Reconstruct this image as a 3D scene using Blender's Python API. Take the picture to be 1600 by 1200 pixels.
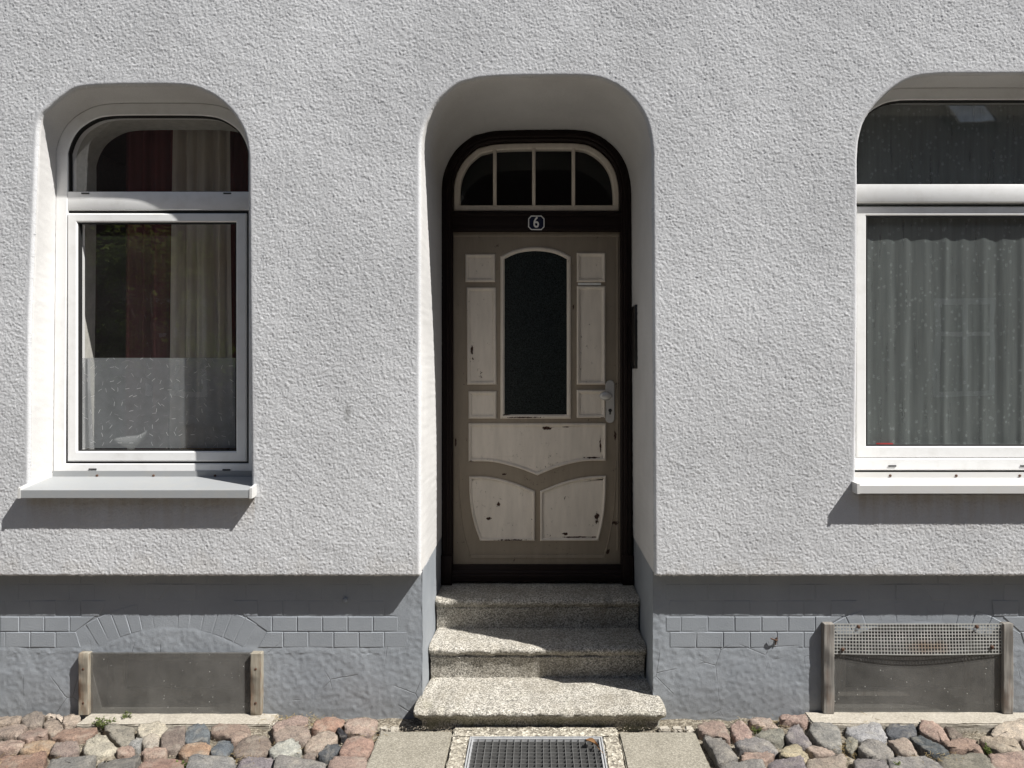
import bpy, bmesh, math, random
import numpy as np
from mathutils import Vector
random.seed(7)
RNG = np.random.default_rng(11)
for o in list(bpy.data.objects):
    bpy.data.objects.remove(o)
SC = bpy.context.scene
COL = SC.collection
# ------------------------------------------------------------------ camera, sky, sun, exposure
F, DIST, EYE = 1150.0, 3.485, 1.655            # focal length in photo pixels, metres to the plaster face, eye height
VX, VY = 840.0, 581.0                          # where the wall's normal meets the photograph
cd = bpy.data.cameras.new('camera')
cam = bpy.data.objects.new('camera', cd); COL.objects.link(cam)
cam.location = (0, -DIST, EYE); cam.rotation_euler = (math.pi/2, 0, 0)
cd.sensor_width = 36; cd.lens = F/1600*36
cd.shift_x = -(VX-800)/1600; cd.shift_y = (VY-600)/1600
cd.clip_start = 0.05; cd.clip_end = 500
SC.camera = cam
SUN = Vector((2.0, -1.0, 2.80)).normalized()    # towards the sun
w = bpy.data.worlds.new('World'); SC.world = w; w.use_nodes = True
wn = w.node_tree
bg = wn.nodes['Background']
sky = wn.nodes.new('ShaderNodeTexSky'); sky.sky_type = 'NISHITA'; sky.sun_disc = False
sky.sun_elevation = math.asin(SUN.z); sky.sun_rotation = math.atan2(SUN.x, SUN.y)
wn.links.new(sky.outputs[0], bg.inputs[0]); bg.inputs[1].default_value = 0.05
sl = bpy.data.lights.new('sun', 'SUN'); sl.energy = 5.0; sl.angle = math.radians(0.53); sl.color = (1.0, 0.975, 0.935)
so = bpy.data.objects.new('sun', sl); COL.objects.link(so)
so.rotation_euler = SUN.to_track_quat('Z', 'Y').to_euler(); so.location = (4, -6, 9)
SC.view_settings.view_transform = 'Standard'; SC.view_settings.look = 'None'
SC.view_settings.gamma = 1; SC.view_settings.use_curve_mapping = False
SC.view_settings.exposure = 0.66
SC.cycles.use_denoising = True
SC.cycles.max_bounces = 10; SC.cycles.transparent_max_bounces = 16

def X(px, y=0.0): return (px-VX)*(DIST+y)/F
def Z(py, y=0.0): return EYE-(py-VY)*(DIST+y)/F
def G(px, py, z=0.0):                            # a point on the ground sheet at height z
    s = (py-VY)/(EYE-z)
    return ((px-VX)/s, F/s-DIST)

# ------------------------------------------------------------------ mesh helpers
OFF = {}
class MB:
    def __init__(s): s.v = []; s.f = []
    def add(s, vs, fs):
        b = len(s.v); s.v += [tuple(v) for v in vs]; s.f += [tuple(i+b for i in f) for f in fs]; return s
    def box(s, x0, x1, y0, y1, z0, z1, b=0.0):
        if b <= 0:
            v = [(x, y, z) for z in (z0, z1) for y in (y0, y1) for x in (x0, x1)]
            return s.add(v, [(0,2,3,1),(4,5,7,6),(0,1,5,4),(2,6,7,3),(0,4,6,2),(1,3,7,5)])
        bm = bmesh.new(); bmesh.ops.create_cube(bm, size=1)
        for v in bm.verts:
            v.co = Vector((x0+(v.co.x+.5)*(x1-x0), y0+(v.co.y+.5)*(y1-y0), z0+(v.co.z+.5)*(z1-z0)))
        bmesh.ops.bevel(bm, geom=bm.edges[:], offset=b, segments=2, affect='EDGES', profile=.5)
        return s.bm(bm)
    def bm(s, bm):
        bm.verts.index_update()
        s.add([v.co[:] for v in bm.verts], [[v.index for v in f.verts] for f in bm.faces]); bm.free(); return s
    def prism(s, poly, y0, y1):                  # poly [(x,z)] extruded front y0 .. back y1
        n = len(poly); v = [(x, y0, z) for x, z in poly]+[(x, y1, z) for x, z in poly]
        f = [tuple(range(n)), tuple(range(2*n-1, n-1, -1))]
        f += [(i, i+n, (i+1) % n+n, (i+1) % n) for i in range(n)]
        return s.add(v, f)
    def rings(s, loops, close=False, cap0=False, cap1=False):   # list of equal length closed loops of 3d points
        n = len(loops[0]); v = [p for l in loops for p in l]; f = []
        m = len(loops)
        for k in range(m-(0 if close else 1)):
            a, b = k*n, ((k+1) % m)*n
            f += [(a+i, a+(i+1) % n, b+(i+1) % n, b+i) for i in range(n)]
        if cap0: f.append(tuple(range(n-1, -1, -1)))
        if cap1: f.append(tuple((m-1)*n+i for i in range(n)))
        return s.add(v, f)
    def frame(s, outer, inner, y0, y1, bev=0.0):  # profile ring between two outlines
        lo = [[(x, y1, z) for x, z in outer], [(x, y0+bev, z) for x, z in outer]]
        if bev:
            oi = inset(outer, bev); ii = inset(inner, -bev)
            lo += [[(x, y0, z) for x, z in oi], [(x, y0, z) for x, z in ii]]
        else:
            lo += [[(x, y0, z) for x, z in outer]][:0]
        lo += [[(x, y0+bev, z) for x, z in inner], [(x, y1, z) for x, z in inner]]
        return s.rings(lo, close=True)
    def tube(s, p, q, r, n=8, r2=None):
        p, q = Vector(p), Vector(q); d = (q-p).normalized()
        a = d.orthogonal().normalized(); b = d.cross(a); r2 = r if r2 is None else r2
        lo = [[tuple(c+(a*math.cos(t)+b*math.sin(t))*rr) for t in [2*math.pi*i/n for i in range(n)]] for c, rr in ((p, r), (q, r2))]
        return s.rings(lo, cap0=True, cap1=True)
    def lathe(s, prof, c=(0,0,0), n=24, axis='z'):
        lo = []
        for r, h in prof:
            l = []
            for i in range(n):
                t = 2*math.pi*i/n
                p = (r*math.cos(t), r*math.sin(t), h) if axis == 'z' else (r*math.cos(t), h, -r*math.sin(t))
                l.append((p[0]+c[0], p[1]+c[1], p[2]+c[2]))
            lo.append(l)
        return s.rings(lo, cap0=True, cap1=True)

def orient(poly):
    a = sum(poly[i][0]*poly[(i+1) % len(poly)][1]-poly[(i+1) % len(poly)][0]*poly[i][1] for i in range(len(poly)))
    return poly if a > 0 else poly[::-1]
def inset(poly, d):                              # poly counter-clockwise; d > 0 goes inwards
    n = len(poly); out = []
    for i in range(n):
        p0, p1, p2 = poly[i-1], poly[i], poly[(i+1) % n]
        e1 = (p1[0]-p0[0], p1[1]-p0[1]); e2 = (p2[0]-p1[0], p2[1]-p1[1])
        l1 = math.hypot(*e1) or 1e-9; l2 = math.hypot(*e2) or 1e-9
        n1 = (-e1[1]/l1, e1[0]/l1); n2 = (-e2[1]/l2, e2[0]/l2)
        k = 1+n1[0]*n2[0]+n1[1]*n2[1]; k = max(k, .35)
        out.append((p1[0]+d*(n1[0]+n2[0])/k, p1[1]+d*(n1[1]+n2[1])/k))
    return out
def spline(pts, k=6, closed=False):
    n = len(pts); out = []
    for i in range(n if closed else n-1):
        g = lambda j: pts[j % n] if closed else pts[min(max(j, 0), n-1)]
        p0, p1, p2, p3 = g(i-1), g(i), g(i+1), g(i+2)
        for t in [j/k for j in range(k)]:
            out.append(tuple(.5*((2*p1[c])+(-p0[c]+p2[c])*t+(2*p0[c]-5*p1[c]+4*p2[c]-p3[c])*t*t+(-p0[c]+3*p1[c]-3*p2[c]+p3[c])*t**3) for c in range(2)))
    if not closed: out.append(pts[-1])
    return out
def resample(path, h):
    out = [path[0]]
    for a, b in zip(path, path[1:]):
        l = math.hypot(b[0]-a[0], b[1]-a[1]); n = max(1, round(l/h))
        out += [(a[0]+(b[0]-a[0])*j/n, a[1]+(b[1]-a[1])*j/n) for j in range(1, n+1)]
    return out

def link(name, me, mat, parent=None, loc=(0,0,0)):
    o = bpy.data.objects.new(name, me); COL.objects.link(o); o.location = loc
    if mat is not None and not len(me.materials): me.materials.append(mat)
    if parent is not None: o.parent = parent
    return o
def make(name, mb, mat, parent=None, smooth=False, base=None):
    off = OFF.get(parent.name, (0,0,0)) if parent is not None else (base or (0,0,0))
    v = np.array(mb.v, dtype=float)-np.array(off)
    me = bpy.data.meshes.new(name); me.from_pydata(v.tolist(), [], mb.f)
    bm = bmesh.new(); bm.from_mesh(me); bmesh.ops.recalc_face_normals(bm, faces=bm.faces[:]); bm.to_mesh(me); bm.free()
    if smooth:
        me.polygons.foreach_set('use_smooth', [True]*len(me.polygons))
        if smooth != 'all': me.set_sharp_from_angle(angle=math.radians(38))
    o = link(name, me, mat, parent, (0,0,0) if parent is not None else off)
    OFF[o.name] = off
    return o
def grid_mesh(name, V, FQ, mat, parent):         # numpy verts, quads
    off = OFF.get(parent.name, (0,0,0)) if parent else (0,0,0)
    me = bpy.data.meshes.new(name)
    used = np.unique(FQ); mp = np.full(len(V), -1); mp[used] = np.arange(len(used))
    V = V[used]-np.array(off); FQ = mp[FQ]
    me.vertices.add(len(V)); me.vertices.foreach_set('co', V.astype(np.float32).ravel())
    me.loops.add(FQ.size); me.loops.foreach_set('vertex_index', FQ.astype(np.int32).ravel())
    me.polygons.add(len(FQ)); me.polygons.foreach_set('loop_start', np.arange(0, FQ.size, 4, dtype=np.int32))
    me.polygons.foreach_set('use_smooth', np.ones(len(FQ), dtype=bool))
    me.update(calc_edges=True); me.validate()
    o = link(name, me, mat, parent); OFF[o.name] = off
    return o
def empty(name, loc, label, cat, group=None):
    o = bpy.data.objects.new(name, None); COL.objects.link(o); o.location = loc
    OFF[o.name] = tuple(loc); o.empty_display_size = .1
    return tag(o, label, cat, group)
def tag(o, label=None, cat=None, group=None, kind=None):
    for k, v in (('label', label), ('category', cat), ('group', group), ('kind', kind)):
        if v: o[k] = v
    return o
def blur(a, n):
    for _ in range(n):
        a = (np.roll(a, 1, 0)+2*a+np.roll(a, -1, 0))/4
        a = (np.roll(a, 1, 1)+2*a+np.roll(a, -1, 1))/4
    return a
def field(shape, n):
    a = blur(RNG.standard_normal(shape), n); return a/a.std()

# ------------------------------------------------------------------ materials
class NT:
    def __init__(s, name):
        s.m = bpy.data.materials.new(name); s.m.use_nodes = True
        s.t = s.m.node_tree; s.t.nodes.clear(); s.out = s.n('ShaderNodeOutputMaterial')
    def n(s, typ, **kw):
        nd = s.t.nodes.new(typ)
        for k, v in kw.items(): setattr(nd, k, v)
        return nd
    def l(s, a, b): s.t.links.new(a, b)
    def val(s, sock, v):
        if hasattr(v, 'node'): s.l(v, sock)
        else: sock.default_value = v
    def pos(s): return s.n('ShaderNodeNewGeometry').outputs['Position']
    def objc(s): return s.n('ShaderNodeTexCoord').outputs['Object']
    def map(s, vec, scale=(1,1,1), loc=(0,0,0), rot=(0,0,0)):
        m = s.n('ShaderNodeMapping'); s.l(vec, m.inputs[0]); m.inputs['Scale'].default_value = scale
        m.inputs['Location'].default_value = loc; m.inputs['Rotation'].default_value = rot; return m.outputs[0]
    def noise(s, vec, scale, detail=3, rough=.55, dist=0):
        n = s.n('ShaderNodeTexNoise'); s.l(vec, n.inputs['Vector']); n.inputs['Scale'].default_value = scale
        n.inputs['Detail'].default_value = detail; n.inputs['Roughness'].default_value = rough; n.inputs['Distortion'].default_value = dist
        return n.outputs['Fac']
    def voro(s, vec, scale, feature='F1', dim='3D', rnd=1):
        n = s.n('ShaderNodeTexVoronoi', feature=feature, voronoi_dimensions=dim); s.l(vec, n.inputs['Vector'])
        n.inputs['Scale'].default_value = scale; n.inputs['Randomness'].default_value = rnd; return n
    def ramp(s, fac, stops, interp='LINEAR'):
        r = s.n('ShaderNodeValToRGB'); r.color_ramp.interpolation = interp; s.l(fac, r.inputs[0])
        e = r.color_ramp.elements
        while len(e) < len(stops): e.new(.5)
        for el, (p, c) in zip(e, stops):
            el.position = p; el.color = (c, c, c, 1) if not hasattr(c, '__len__') else (*c, 1)
        return r.outputs[0]
    def mix(s, fac, a, b, mode='MIX'):
        m = s.n('ShaderNodeMix', data_type='RGBA', blend_type=mode)
        s.val(m.inputs[0], fac)
        for sock, v in ((m.inputs[6], a), (m.inputs[7], b)):
            s.val(sock, v if hasattr(v, 'node') else ((*v, 1) if len(v) == 3 else v))
        return m.outputs[2]
    def math(s, op, a, b=0.0, c=None):
        m = s.n('ShaderNodeMath', operation=op); s.val(m.inputs[0], a); s.val(m.inputs[1], b)
        if c is not None: s.val(m.inputs[2], c)
        return m.outputs[0]
    def bump(s, h, strength, dist, nrm=None):
        b = s.n('ShaderNodeBump'); b.inputs['Strength'].default_value = strength; b.inputs['Distance'].default_value = dist
        s.l(h, b.inputs['Height'])
        if nrm is not None: s.l(nrm, b.inputs['Normal'])
        return b.outputs[0]
    def bsdf(s, col, rough=.8, nrm=None, metal=0.0, spec=None):
        p = s.n('ShaderNodeBsdfPrincipled'); s.val(p.inputs['Base Color'], col if hasattr(col, 'node') else (*col, 1))
        s.val(p.inputs['Roughness'], rough); s.val(p.inputs['Metallic'], metal)
        if spec is not None: p.inputs['Specular IOR Level'].default_value = spec
        if nrm is not None: s.l(nrm, p.inputs['Normal'])
        return p.outputs[0]
    def end(s, sh): s.l(sh, s.out.inputs[0]); return s.m

def m_plaster(name, fine, tint=(.635,.64,.65), coarse=1.0):
    t = NT(name); p = t.pos()
    big = t.noise(p, 1.3, 5, .6)
    col = t.mix(t.ramp(big, [(.36, 0), (.66, 1)]), [c*.87 for c in tint], [min(1, c*1.05) for c in tint])
    gr = t.noise(p, 260, 2, .6)
    col = t.mix(.35, col, t.ramp(gr, [(.3, .55), (.7, 1)]), 'MULTIPLY')
    wv = t.noise(t.map(p, (1, 1, .35)), 6, 4)
    # a grey scuff left of the door and soiling along the lower hem
    ell = t.n('ShaderNodeVectorMath', operation='LENGTH')
    t.l(t.map(p, (26, 0, 9), (-X(543)*26, 0, -Z(645)*9), (0, 0, 0)), ell.inputs[0])
    sc = t.math('MULTIPLY', t.ramp(t.math('ADD', ell.outputs['Value'], t.math('MULTIPLY', t.noise(p, 45, 3), .9)), [(.5, 1), (1.35, 0)]), .8)
    col = t.mix(sc, col, (.24, .24, .235))
    sep = t.n('ShaderNodeSeparateXYZ'); t.l(p, sep.inputs[0])
    hem = t.math('MULTIPLY', t.ramp(t.math('ADD', sep.outputs[2], t.math('MULTIPLY', wv, .5)), [(.95, 1), (1.35, 0)]), .22)
    col = t.mix(hem, col, (.52, .49, .45))
    # rain-borne rust and dust just under the metal sills
    ax_ = t.math('ABSOLUTE', t.math('ADD', sep.outputs[0], 1.88))
    under = t.math('MAXIMUM', t.math('LESS_THAN', ax_, .54), t.math('GREATER_THAN', sep.outputs[0], 1.52))
    strk = t.ramp(t.noise(t.map(p, (1, 1, .12)), 26, 4, .6), [(.38, .15), (.68, 1)])
    fall = t.ramp(t.math('MULTIPLY_ADD', sep.outputs[2], 5.0, -4.4), [(0, 0), (.85, 1)])
    lim = t.math('LESS_THAN', sep.outputs[2], 1.11)
    col = t.mix(t.math('MULTIPLY', t.math('MULTIPLY', t.math('MULTIPLY', under, lim), t.math('MULTIPLY', strk, fall)), .5), col, (.36, .29, .215))
    h = t.noise(p, 330, 3, .7)
    b = t.bump(h, .5 if not fine else .35, .0022 if not fine else .0012)
    if not fine:
        b = t.bump(t.noise(p, 150 if coarse == 1 else 110, 2, .5), min(1, .3*coarse), .004*coarse, b)
    else:
        b = t.bump(t.noise(p, 30, 2), .25, .004, b)
    return t.end(t.bsdf(col, .92, b, spec=.15))
def m_paint(name, col, rough=.35, dirt=.12, dirtcol=(.35,.33,.30), scale=9, bump=.0005):
    t = NT(name); p = t.pos()
    c = t.mix(t.math('MULTIPLY', t.ramp(t.noise(p, scale, 6, .65), [(.48, 0), (.75, 1)]), dirt), col, dirtcol)
    b = t.bump(t.noise(p, 60, 3), .3, bump)
    return t.end(t.bsdf(c, rough, b))
def m_plinth():
    t = NT('grey plinth paint'); p = t.pos()
    big = t.noise(p, 3, 6, .65)
    col = t.mix(t.ramp(big, [(.3, 0), (.72, 1)]), (.235, .255, .278), (.295, .315, .338))
    sep = t.n('ShaderNodeSeparateXYZ'); t.l(p, sep.inputs[0])
    low = t.ramp(t.math('ADD', sep.outputs[2], t.math('MULTIPLY', t.noise(p, 7, 5, .7), .22)), [(.08, 1), (.30, 0)])
    col = t.mix(t.math('MULTIPLY', low, .45), col, (.20, .195, .185))
    fl = t.ramp(t.noise(p, 42, 5, .75), [(.70, 0), (.74, 1)])
    col = t.mix(t.math('MULTIPLY', fl, t.ramp(sep.outputs[2], [(.05, 1), (.3, .15)])), col, (.36, .34, .31))
    cr = t.voro(t.map(p, (1, 1, .8)), 5.5, 'DISTANCE_TO_EDGE').outputs['Distance']
    gate = t.math('MULTIPLY', t.ramp(cr, [(.0, 1), (.012, 0)]), t.ramp(t.noise(p, 4, 2), [(.54, 0), (.6, 1)]))
    gate = t.math('MULTIPLY', gate, t.ramp(sep.outputs[2], [(.30, 1), (.36, 0)]))
    col = t.mix(t.math('MULTIPLY', gate, .6), col, (.10, .10, .10))
    b = t.bump(t.noise(p, 130, 6, .75), .5, .0035)
    b = t.bump(gate, .6, -.003, b)
    return t.end(t.bsdf(col, .62, b, spec=.35))
def m_terrazzo():
    t = NT('granular stone'); p = t.pos()
    v = t.voro(p, 200); sepc = t.n('ShaderNodeSeparateColor'); t.l(v.outputs['Color'], sepc.inputs[0])
    grain = t.ramp(sepc.outputs[0], [(0, (.05,.048,.045)), (.25, (.13,.12,.105)), (.45, (.30,.28,.24)), (.75, (.47,.44,.385)), (1, (.72,.69,.62))])
    col = t.mix(.74, (.40, .38, .335), grain)
    st = t.ramp(t.noise(p, 5, 6, .7), [(.42, 0), (.68, 1)])
    col = t.mix(t.math('MULTIPLY', st, .45), col, (.20, .175, .13))
    sz_ = t.n('ShaderNodeSeparateXYZ'); t.l(p, sz_.inputs[0])
    ms = t.math('MULTIPLY', t.ramp(t.math('ADD', sz_.outputs[2], t.math('MULTIPLY', t.noise(p, 9, 5, .7), .12)), [(.05, 1), (.15, 0)]), t.ramp(t.noise(p, 14, 4), [(.42, 0), (.6, .6)]))
    col = t.mix(ms, col, (.20, .20, .11))
    b = t.bump(sepc.outputs[0], .55, .003)
    b = t.bump(t.noise(p, 40, 4), .4, .006, b)
    return t.end(t.bsdf(col, .85, b, spec=.25))
def m_stone():
    t = NT('cobble stone'); p = t.pos()
    oi = t.n('ShaderNodeObjectInfo')
    sp = t.noise(p, 160, 3, .7); md = t.noise(p, 26, 5, .65, .6)
    col = t.mix(t.ramp(md, [(.3, 0), (.7, 1)]), t.mix(1, oi.outputs['Color'], (.66, .66, .68), 'MULTIPLY'), t.mix(1, oi.outputs['Color'], (1.25, 1.22, 1.18), 'MULTIPLY'))
    col = t.mix(.75, col, t.ramp(sp, [(.32, .25), (.5, .9), (.66, 1.15)]), 'MULTIPLY')
    dust = t.ramp(t.noise(p, 14, 6, .7), [(.5, 0), (.75, 1)])
    col = t.mix(t.math('MULTIPLY', dust, .62), col, (.44, .40, .33))
    b = t.bump(t.noise(p, 70, 8, .75), 1.0, .014)
    b = t.bump(sp, .35, .002, b)
    return t.end(t.bsdf(col, .78, b, spec=.3))
def m_soil():
    t = NT('sandy joint soil'); p = t.pos()
    col = t.ramp(t.noise(p, 60, 6, .75), [(.28, (.05,.043,.035)), (.5, (.15,.13,.10)), (.72, (.33,.285,.215))])
    v = t.voro(p, 110); sc = t.n('ShaderNodeSeparateColor'); t.l(v.outputs['Color'], sc.inputs[0])
    col = t.mix(t.math('MULTIPLY', t.ramp(sc.outputs[0], [(.7, 0), (.75, 1)]), .6), col, (.40, .36, .29))
    b = t.bump(t.noise(p, 120, 5, .7), .9, .008)
    return t.end(t.bsdf(col, .95, b, spec=.1))
def m_concrete(name, a, b_, speck=.25, vs=90):
    t = NT(name); p = t.pos()
    col = t.mix(t.ramp(t.noise(p, 6, 6, .7), [(.3, 0), (.7, 1)]), a, b_)
    v = t.voro(p, vs); sc = t.n('ShaderNodeSeparateColor'); t.l(v.outputs['Color'], sc.inputs[0])
    col = t.mix(speck, col, t.ramp(sc.outputs[0], [(0, (.10,.085,.07)), (.35, (.27,.245,.20)), (.7, (.42,.385,.31)), (1, (.66,.62,.53))]))
    b = t.bump(v.outputs['Distance'], .6 if speck > .4 else .2, .006 if speck > .4 else .002)
    b = t.bump(t.noise(p, 150, 4, .7), .5, .003, b)
    return t.end(t.bsdf(col, .9, b, spec=.2))
def m_door(name, col, chip, spots=()):
    t = NT(name); p = t.pos()
    c = t.mix(t.ramp(t.noise(t.map(p, (3, 1, .6)), 8, 5, .65), [(.3, 0), (.75, 1)]), [k*.86 for k in col], [k*1.05 for k in col])
    g = t.noise(t.map(p, (1, 1, .8)), 42, 7, .78, .5)
    m = t.math('MULTIPLY', t.ramp(g, [(chip, 0), (chip+.012, 1)]), t.ramp(t.noise(p, 6, 3), [(.50, 0), (.58, 1)]))
    for a, b_, ra, rb in spots:                     # larger flaked places
        ra, rb = ra*1.5, rb*1.5
        e = t.n('ShaderNodeVectorMath', operation='LENGTH')
        t.l(t.map(p, (1/ra, 0, 1/rb), (-X(a, .80)/ra, 0, -Z(b_, .80)/rb)), e.inputs[0])
        m = t.math('MAXIMUM', m, t.ramp(t.math('ADD', e.outputs['Value'], t.math('MULTIPLY', t.math('SUBTRACT', g, .5), 3.2)), [(.62, 1), (.66, 0)]))
    c = t.mix(m, c, (.045, .022, .015))
    rim = t.math('SUBTRACT', t.ramp(g, [(chip-.02, 0), (chip, 1)]), t.ramp(g, [(chip, 0), (chip+.01, 1)]))
    c = t.mix(t.math('MULTIPLY', rim, .25), c, (.2, .17, .14))
    b = t.bump(t.noise(t.map(p, (6, 1, .5)), 20, 4), .3, .0015)
    b = t.bump(m, .7, -.0015, b)
    return t.end(t.bsdf(c, .55, b, spec=.22))
def m_wood(name, c1, c2, rust=0.0):
    t = NT(name); p = t.pos()
    g = t.noise(t.map(p, (1, 1, .05)), 70, 5, .7, .4)
    c = t.mix(t.ramp(g, [(.3, 0), (.7, 1)]), c1, c2)
    c = t.mix(t.ramp(t.noise(t.map(p, (1, 1, .25)), 22, 4, .65), [(.5, 0), (.72, rust)]), c, (.17, .085, .04))
    b = t.bump(g, .6, .003)
    return t.end(t.bsdf(c, .85, b, spec=.2))
def m_glass(name, boost=1.5, tint=(1,1,1), dirt=0.0):
    t = NT(name); p = t.pos()
    tr = t.n('ShaderNodeBsdfTransparent'); tr.inputs[0].default_value = (*tint, 1)
    gl = t.n('ShaderNodeBsdfGlossy'); gl.inputs['Roughness'].default_value = .003
    b = t.bump(t.noise(p, 1.6, 2), .06, .02); t.l(b, gl.inputs['Normal'])
    lw_ = t.n('ShaderNodeLayerWeight'); lw_.inputs[0].default_value = .5
    fr = t.math('ADD', .043*boost, t.math('MULTIPLY', t.math('POWER', lw_.outputs['Facing'], 5.0), .9))
    mx = t.n('ShaderNodeMixShader'); t.l(t.math('MINIMUM', fr, 1.0), mx.inputs[0])
    t.l(tr.outputs[0], mx.inputs[1]); t.l(gl.outputs[0], mx.inputs[2]); sh = mx.outputs[0]
    if dirt:
        df = t.n('ShaderNodeBsdfDiffuse'); df.inputs[0].default_value = (.6, .6, .57, 1)
        m2 = t.n('ShaderNodeMixShader'); t.l(t.math('MULTIPLY', t.noise(p, 9, 6, .7), dirt), m2.inputs[0])
        t.l(sh, m2.inputs[1]); t.l(df.outputs[0], m2.inputs[2]); sh = m2.outputs[0]
    return t.end(sh)
def m_cellar_pane():
    t = NT('dirty cellar pane'); p = t.pos()
    tr = t.n('ShaderNodeBsdfTransparent'); tr.inputs[0].default_value = (.75, .745, .73, 1)
    v = t.voro(t.map(p, (1, 0, 1)), 55); sp = t.ramp(v.outputs['Distance'], [(.05, .9), (.15, 0)])
    sc = t.n('ShaderNodeSeparateColor'); t.l(v.outputs['Color'], sc.inputs[0])
    sp = t.math('MULTIPLY', sp, t.ramp(sc.outputs[0], [(.5, 0), (.9, 1)]))
    gr = t.noise(t.map(p, (1, 1, .7)), 300, 4, .75)
    c = t.mix(t.ramp(gr, [(.35, 0), (.7, 1)]), (.19, .185, .175), (.42, .41, .385))
    c = t.mix(sp, c, (.8, .8, .76))
    pr = t.bsdf(c, .4, None, spec=.5)
    mx = t.n('ShaderNodeMixShader')
    dens = t.ramp(t.noise(p, 5, 5, .7), [(.25, .14), (.75, .40)])
    t.l(t.math('MAXIMUM', dens, sp), mx.inputs[0]); t.l(tr.outputs[0], mx.inputs[1]); t.l(pr, mx.inputs[2])
    return t.end(mx.outputs[0])
def m_cloth(name, c, net=None, transl=.35):
    t = NT(name); p = t.pos()
    w_ = t.noise(t.map(p, (1, 1, .08)), 40, 4, .6)
    col = t.mix(t.ramp(w_, [(.3, 0), (.7, 1)]), [k*.8 for k in c], c)
    d = t.n('ShaderNodeBsdfDiffuse'); t.l(col, d.inputs[0])
    tl = t.n('ShaderNodeBsdfTranslucent'); t.l(col, tl.inputs[0])
    m1 = t.n('ShaderNodeMixShader'); m1.inputs[0].default_value = transl
    t.l(d.outputs[0], m1.inputs[1]); t.l(tl.outputs[0], m1.inputs[2]); sh = m1.outputs[0]
    if net:
        v = t.voro(t.map(p, (1, 0, .8)), 38, rnd=.75); fl = t.ramp(v.outputs['Distance'], [(.20, 1), (.34, 0)])
        fl = t.math('MULTIPLY', fl, t.ramp(t.noise(p, 190, 2), [(.40, .0), (.58, .9)]))
        fac = t.math('ADD', t.math('MULTIPLY', fl, .42), t.math('ADD', net-.12, t.math('MULTIPLY', t.noise(t.map(p, (1, 1, .05)), 60, 3), .24)))
        tr = t.n('ShaderNodeBsdfTransparent'); m2 = t.n('ShaderNodeMixShader'); t.l(fac, m2.inputs[0])
        t.l(tr.outputs[0], m2.inputs[1]); t.l(sh, m2.inputs[2]); sh = m2.outputs[0]
    return t.end(sh)
def m_film():
    t = NT('frosted window film'); p = t.pos()
    sx = t.n('ShaderNodeSeparateXYZ'); t.l(p, sx.inputs[0])
    cb = t.n('ShaderNodeCombineXYZ'); t.l(sx.outputs[0], cb.inputs[0]); t.l(sx.outputs[2], cb.inputs[1])
    v = t.voro(cb.outputs[0], 26, dim='2D')
    d = t.n('ShaderNodeVectorMath', operation='SUBTRACT'); t.l(cb.outputs[0], d.inputs[0]); t.l(v.outputs['Position'], d.inputs[1])
    sc = t.n('ShaderNodeSeparateColor'); t.l(v.outputs['Color'], sc.inputs[0])
    r = t.n('ShaderNodeVectorRotate', rotation_type='Z_AXIS'); t.l(d.outputs[0], r.inputs['Vector'])
    t.l(t.math('MULTIPLY', sc.outputs[0], 6.283), r.inputs['Angle'])
    sr = t.n('ShaderNodeSeparateXYZ'); t.l(r.outputs[0], sr.inputs[0])
    bow = t.math('ADD', sr.outputs[1], t.math('MULTIPLY', t.math('MULTIPLY', sr.outputs[0], sr.outputs[0]), 5))
    a = t.math('LESS_THAN', t.math('ABSOLUTE', sr.outputs[0]), .0105)
    b = t.math('LESS_THAN', t.math('ABSOLUTE', bow), .0011)
    dash = t.math('MULTIPLY', t.math('MULTIPLY', a, b), t.ramp(sc.outputs[1], [(.15, .25), (.8, 1)]))
    c = t.mix(dash, (.50, .53, .545), (.9, .92, .92))
    df = t.n('ShaderNodeBsdfDiffuse'); t.l(c, df.inputs[0])
    tl = t.n('ShaderNodeBsdfTranslucent'); t.l(c, tl.inputs[0])
    m1 = t.n('ShaderNodeMixShader'); m1.inputs[0].default_value = .35; t.l(df.outputs[0], m1.inputs[1]); t.l(tl.outputs[0], m1.inputs[2])
    tr = t.n('ShaderNodeBsdfTransparent'); m2 = t.n('ShaderNodeMixShader')
    t.l(t.math('MAXIMUM', t.math('MULTIPLY', dash, .9), t.ramp(t.noise(p, 20, 3), [(.3, .44), (.7, .54)])), m2.inputs[0])
    t.l(tr.outputs[0], m2.inputs[1]); t.l(m1.outputs[0], m2.inputs[2])
    return t.end(m2.outputs[0])
def m_plain(name, c, rough=.6, metal=0.0, var=.25, scale=30, bump=.001):
    t = NT(name); p = t.pos(); n = t.noise(p, scale, 4, .6)
    col = t.mix(t.ramp(n, [(.3, 0), (.7, 1)]), [k*(1-var) for k in c], c)
    return t.end(t.bsdf(col, rough, t.bump(n, .4, bump), metal=metal))
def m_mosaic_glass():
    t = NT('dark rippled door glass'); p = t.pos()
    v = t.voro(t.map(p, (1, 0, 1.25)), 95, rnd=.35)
    c = t.ramp(t.noise(p, 210, 2, .7), [(.35, (.002,.003,.003)), (.7, (.026,.033,.031))])  # sparkle of the ripples painted into the colour as fine lighter specks
    return t.end(t.bsdf(c, .22, t.bump(v.outputs['Distance'], .8, .004), spec=.12))
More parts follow.
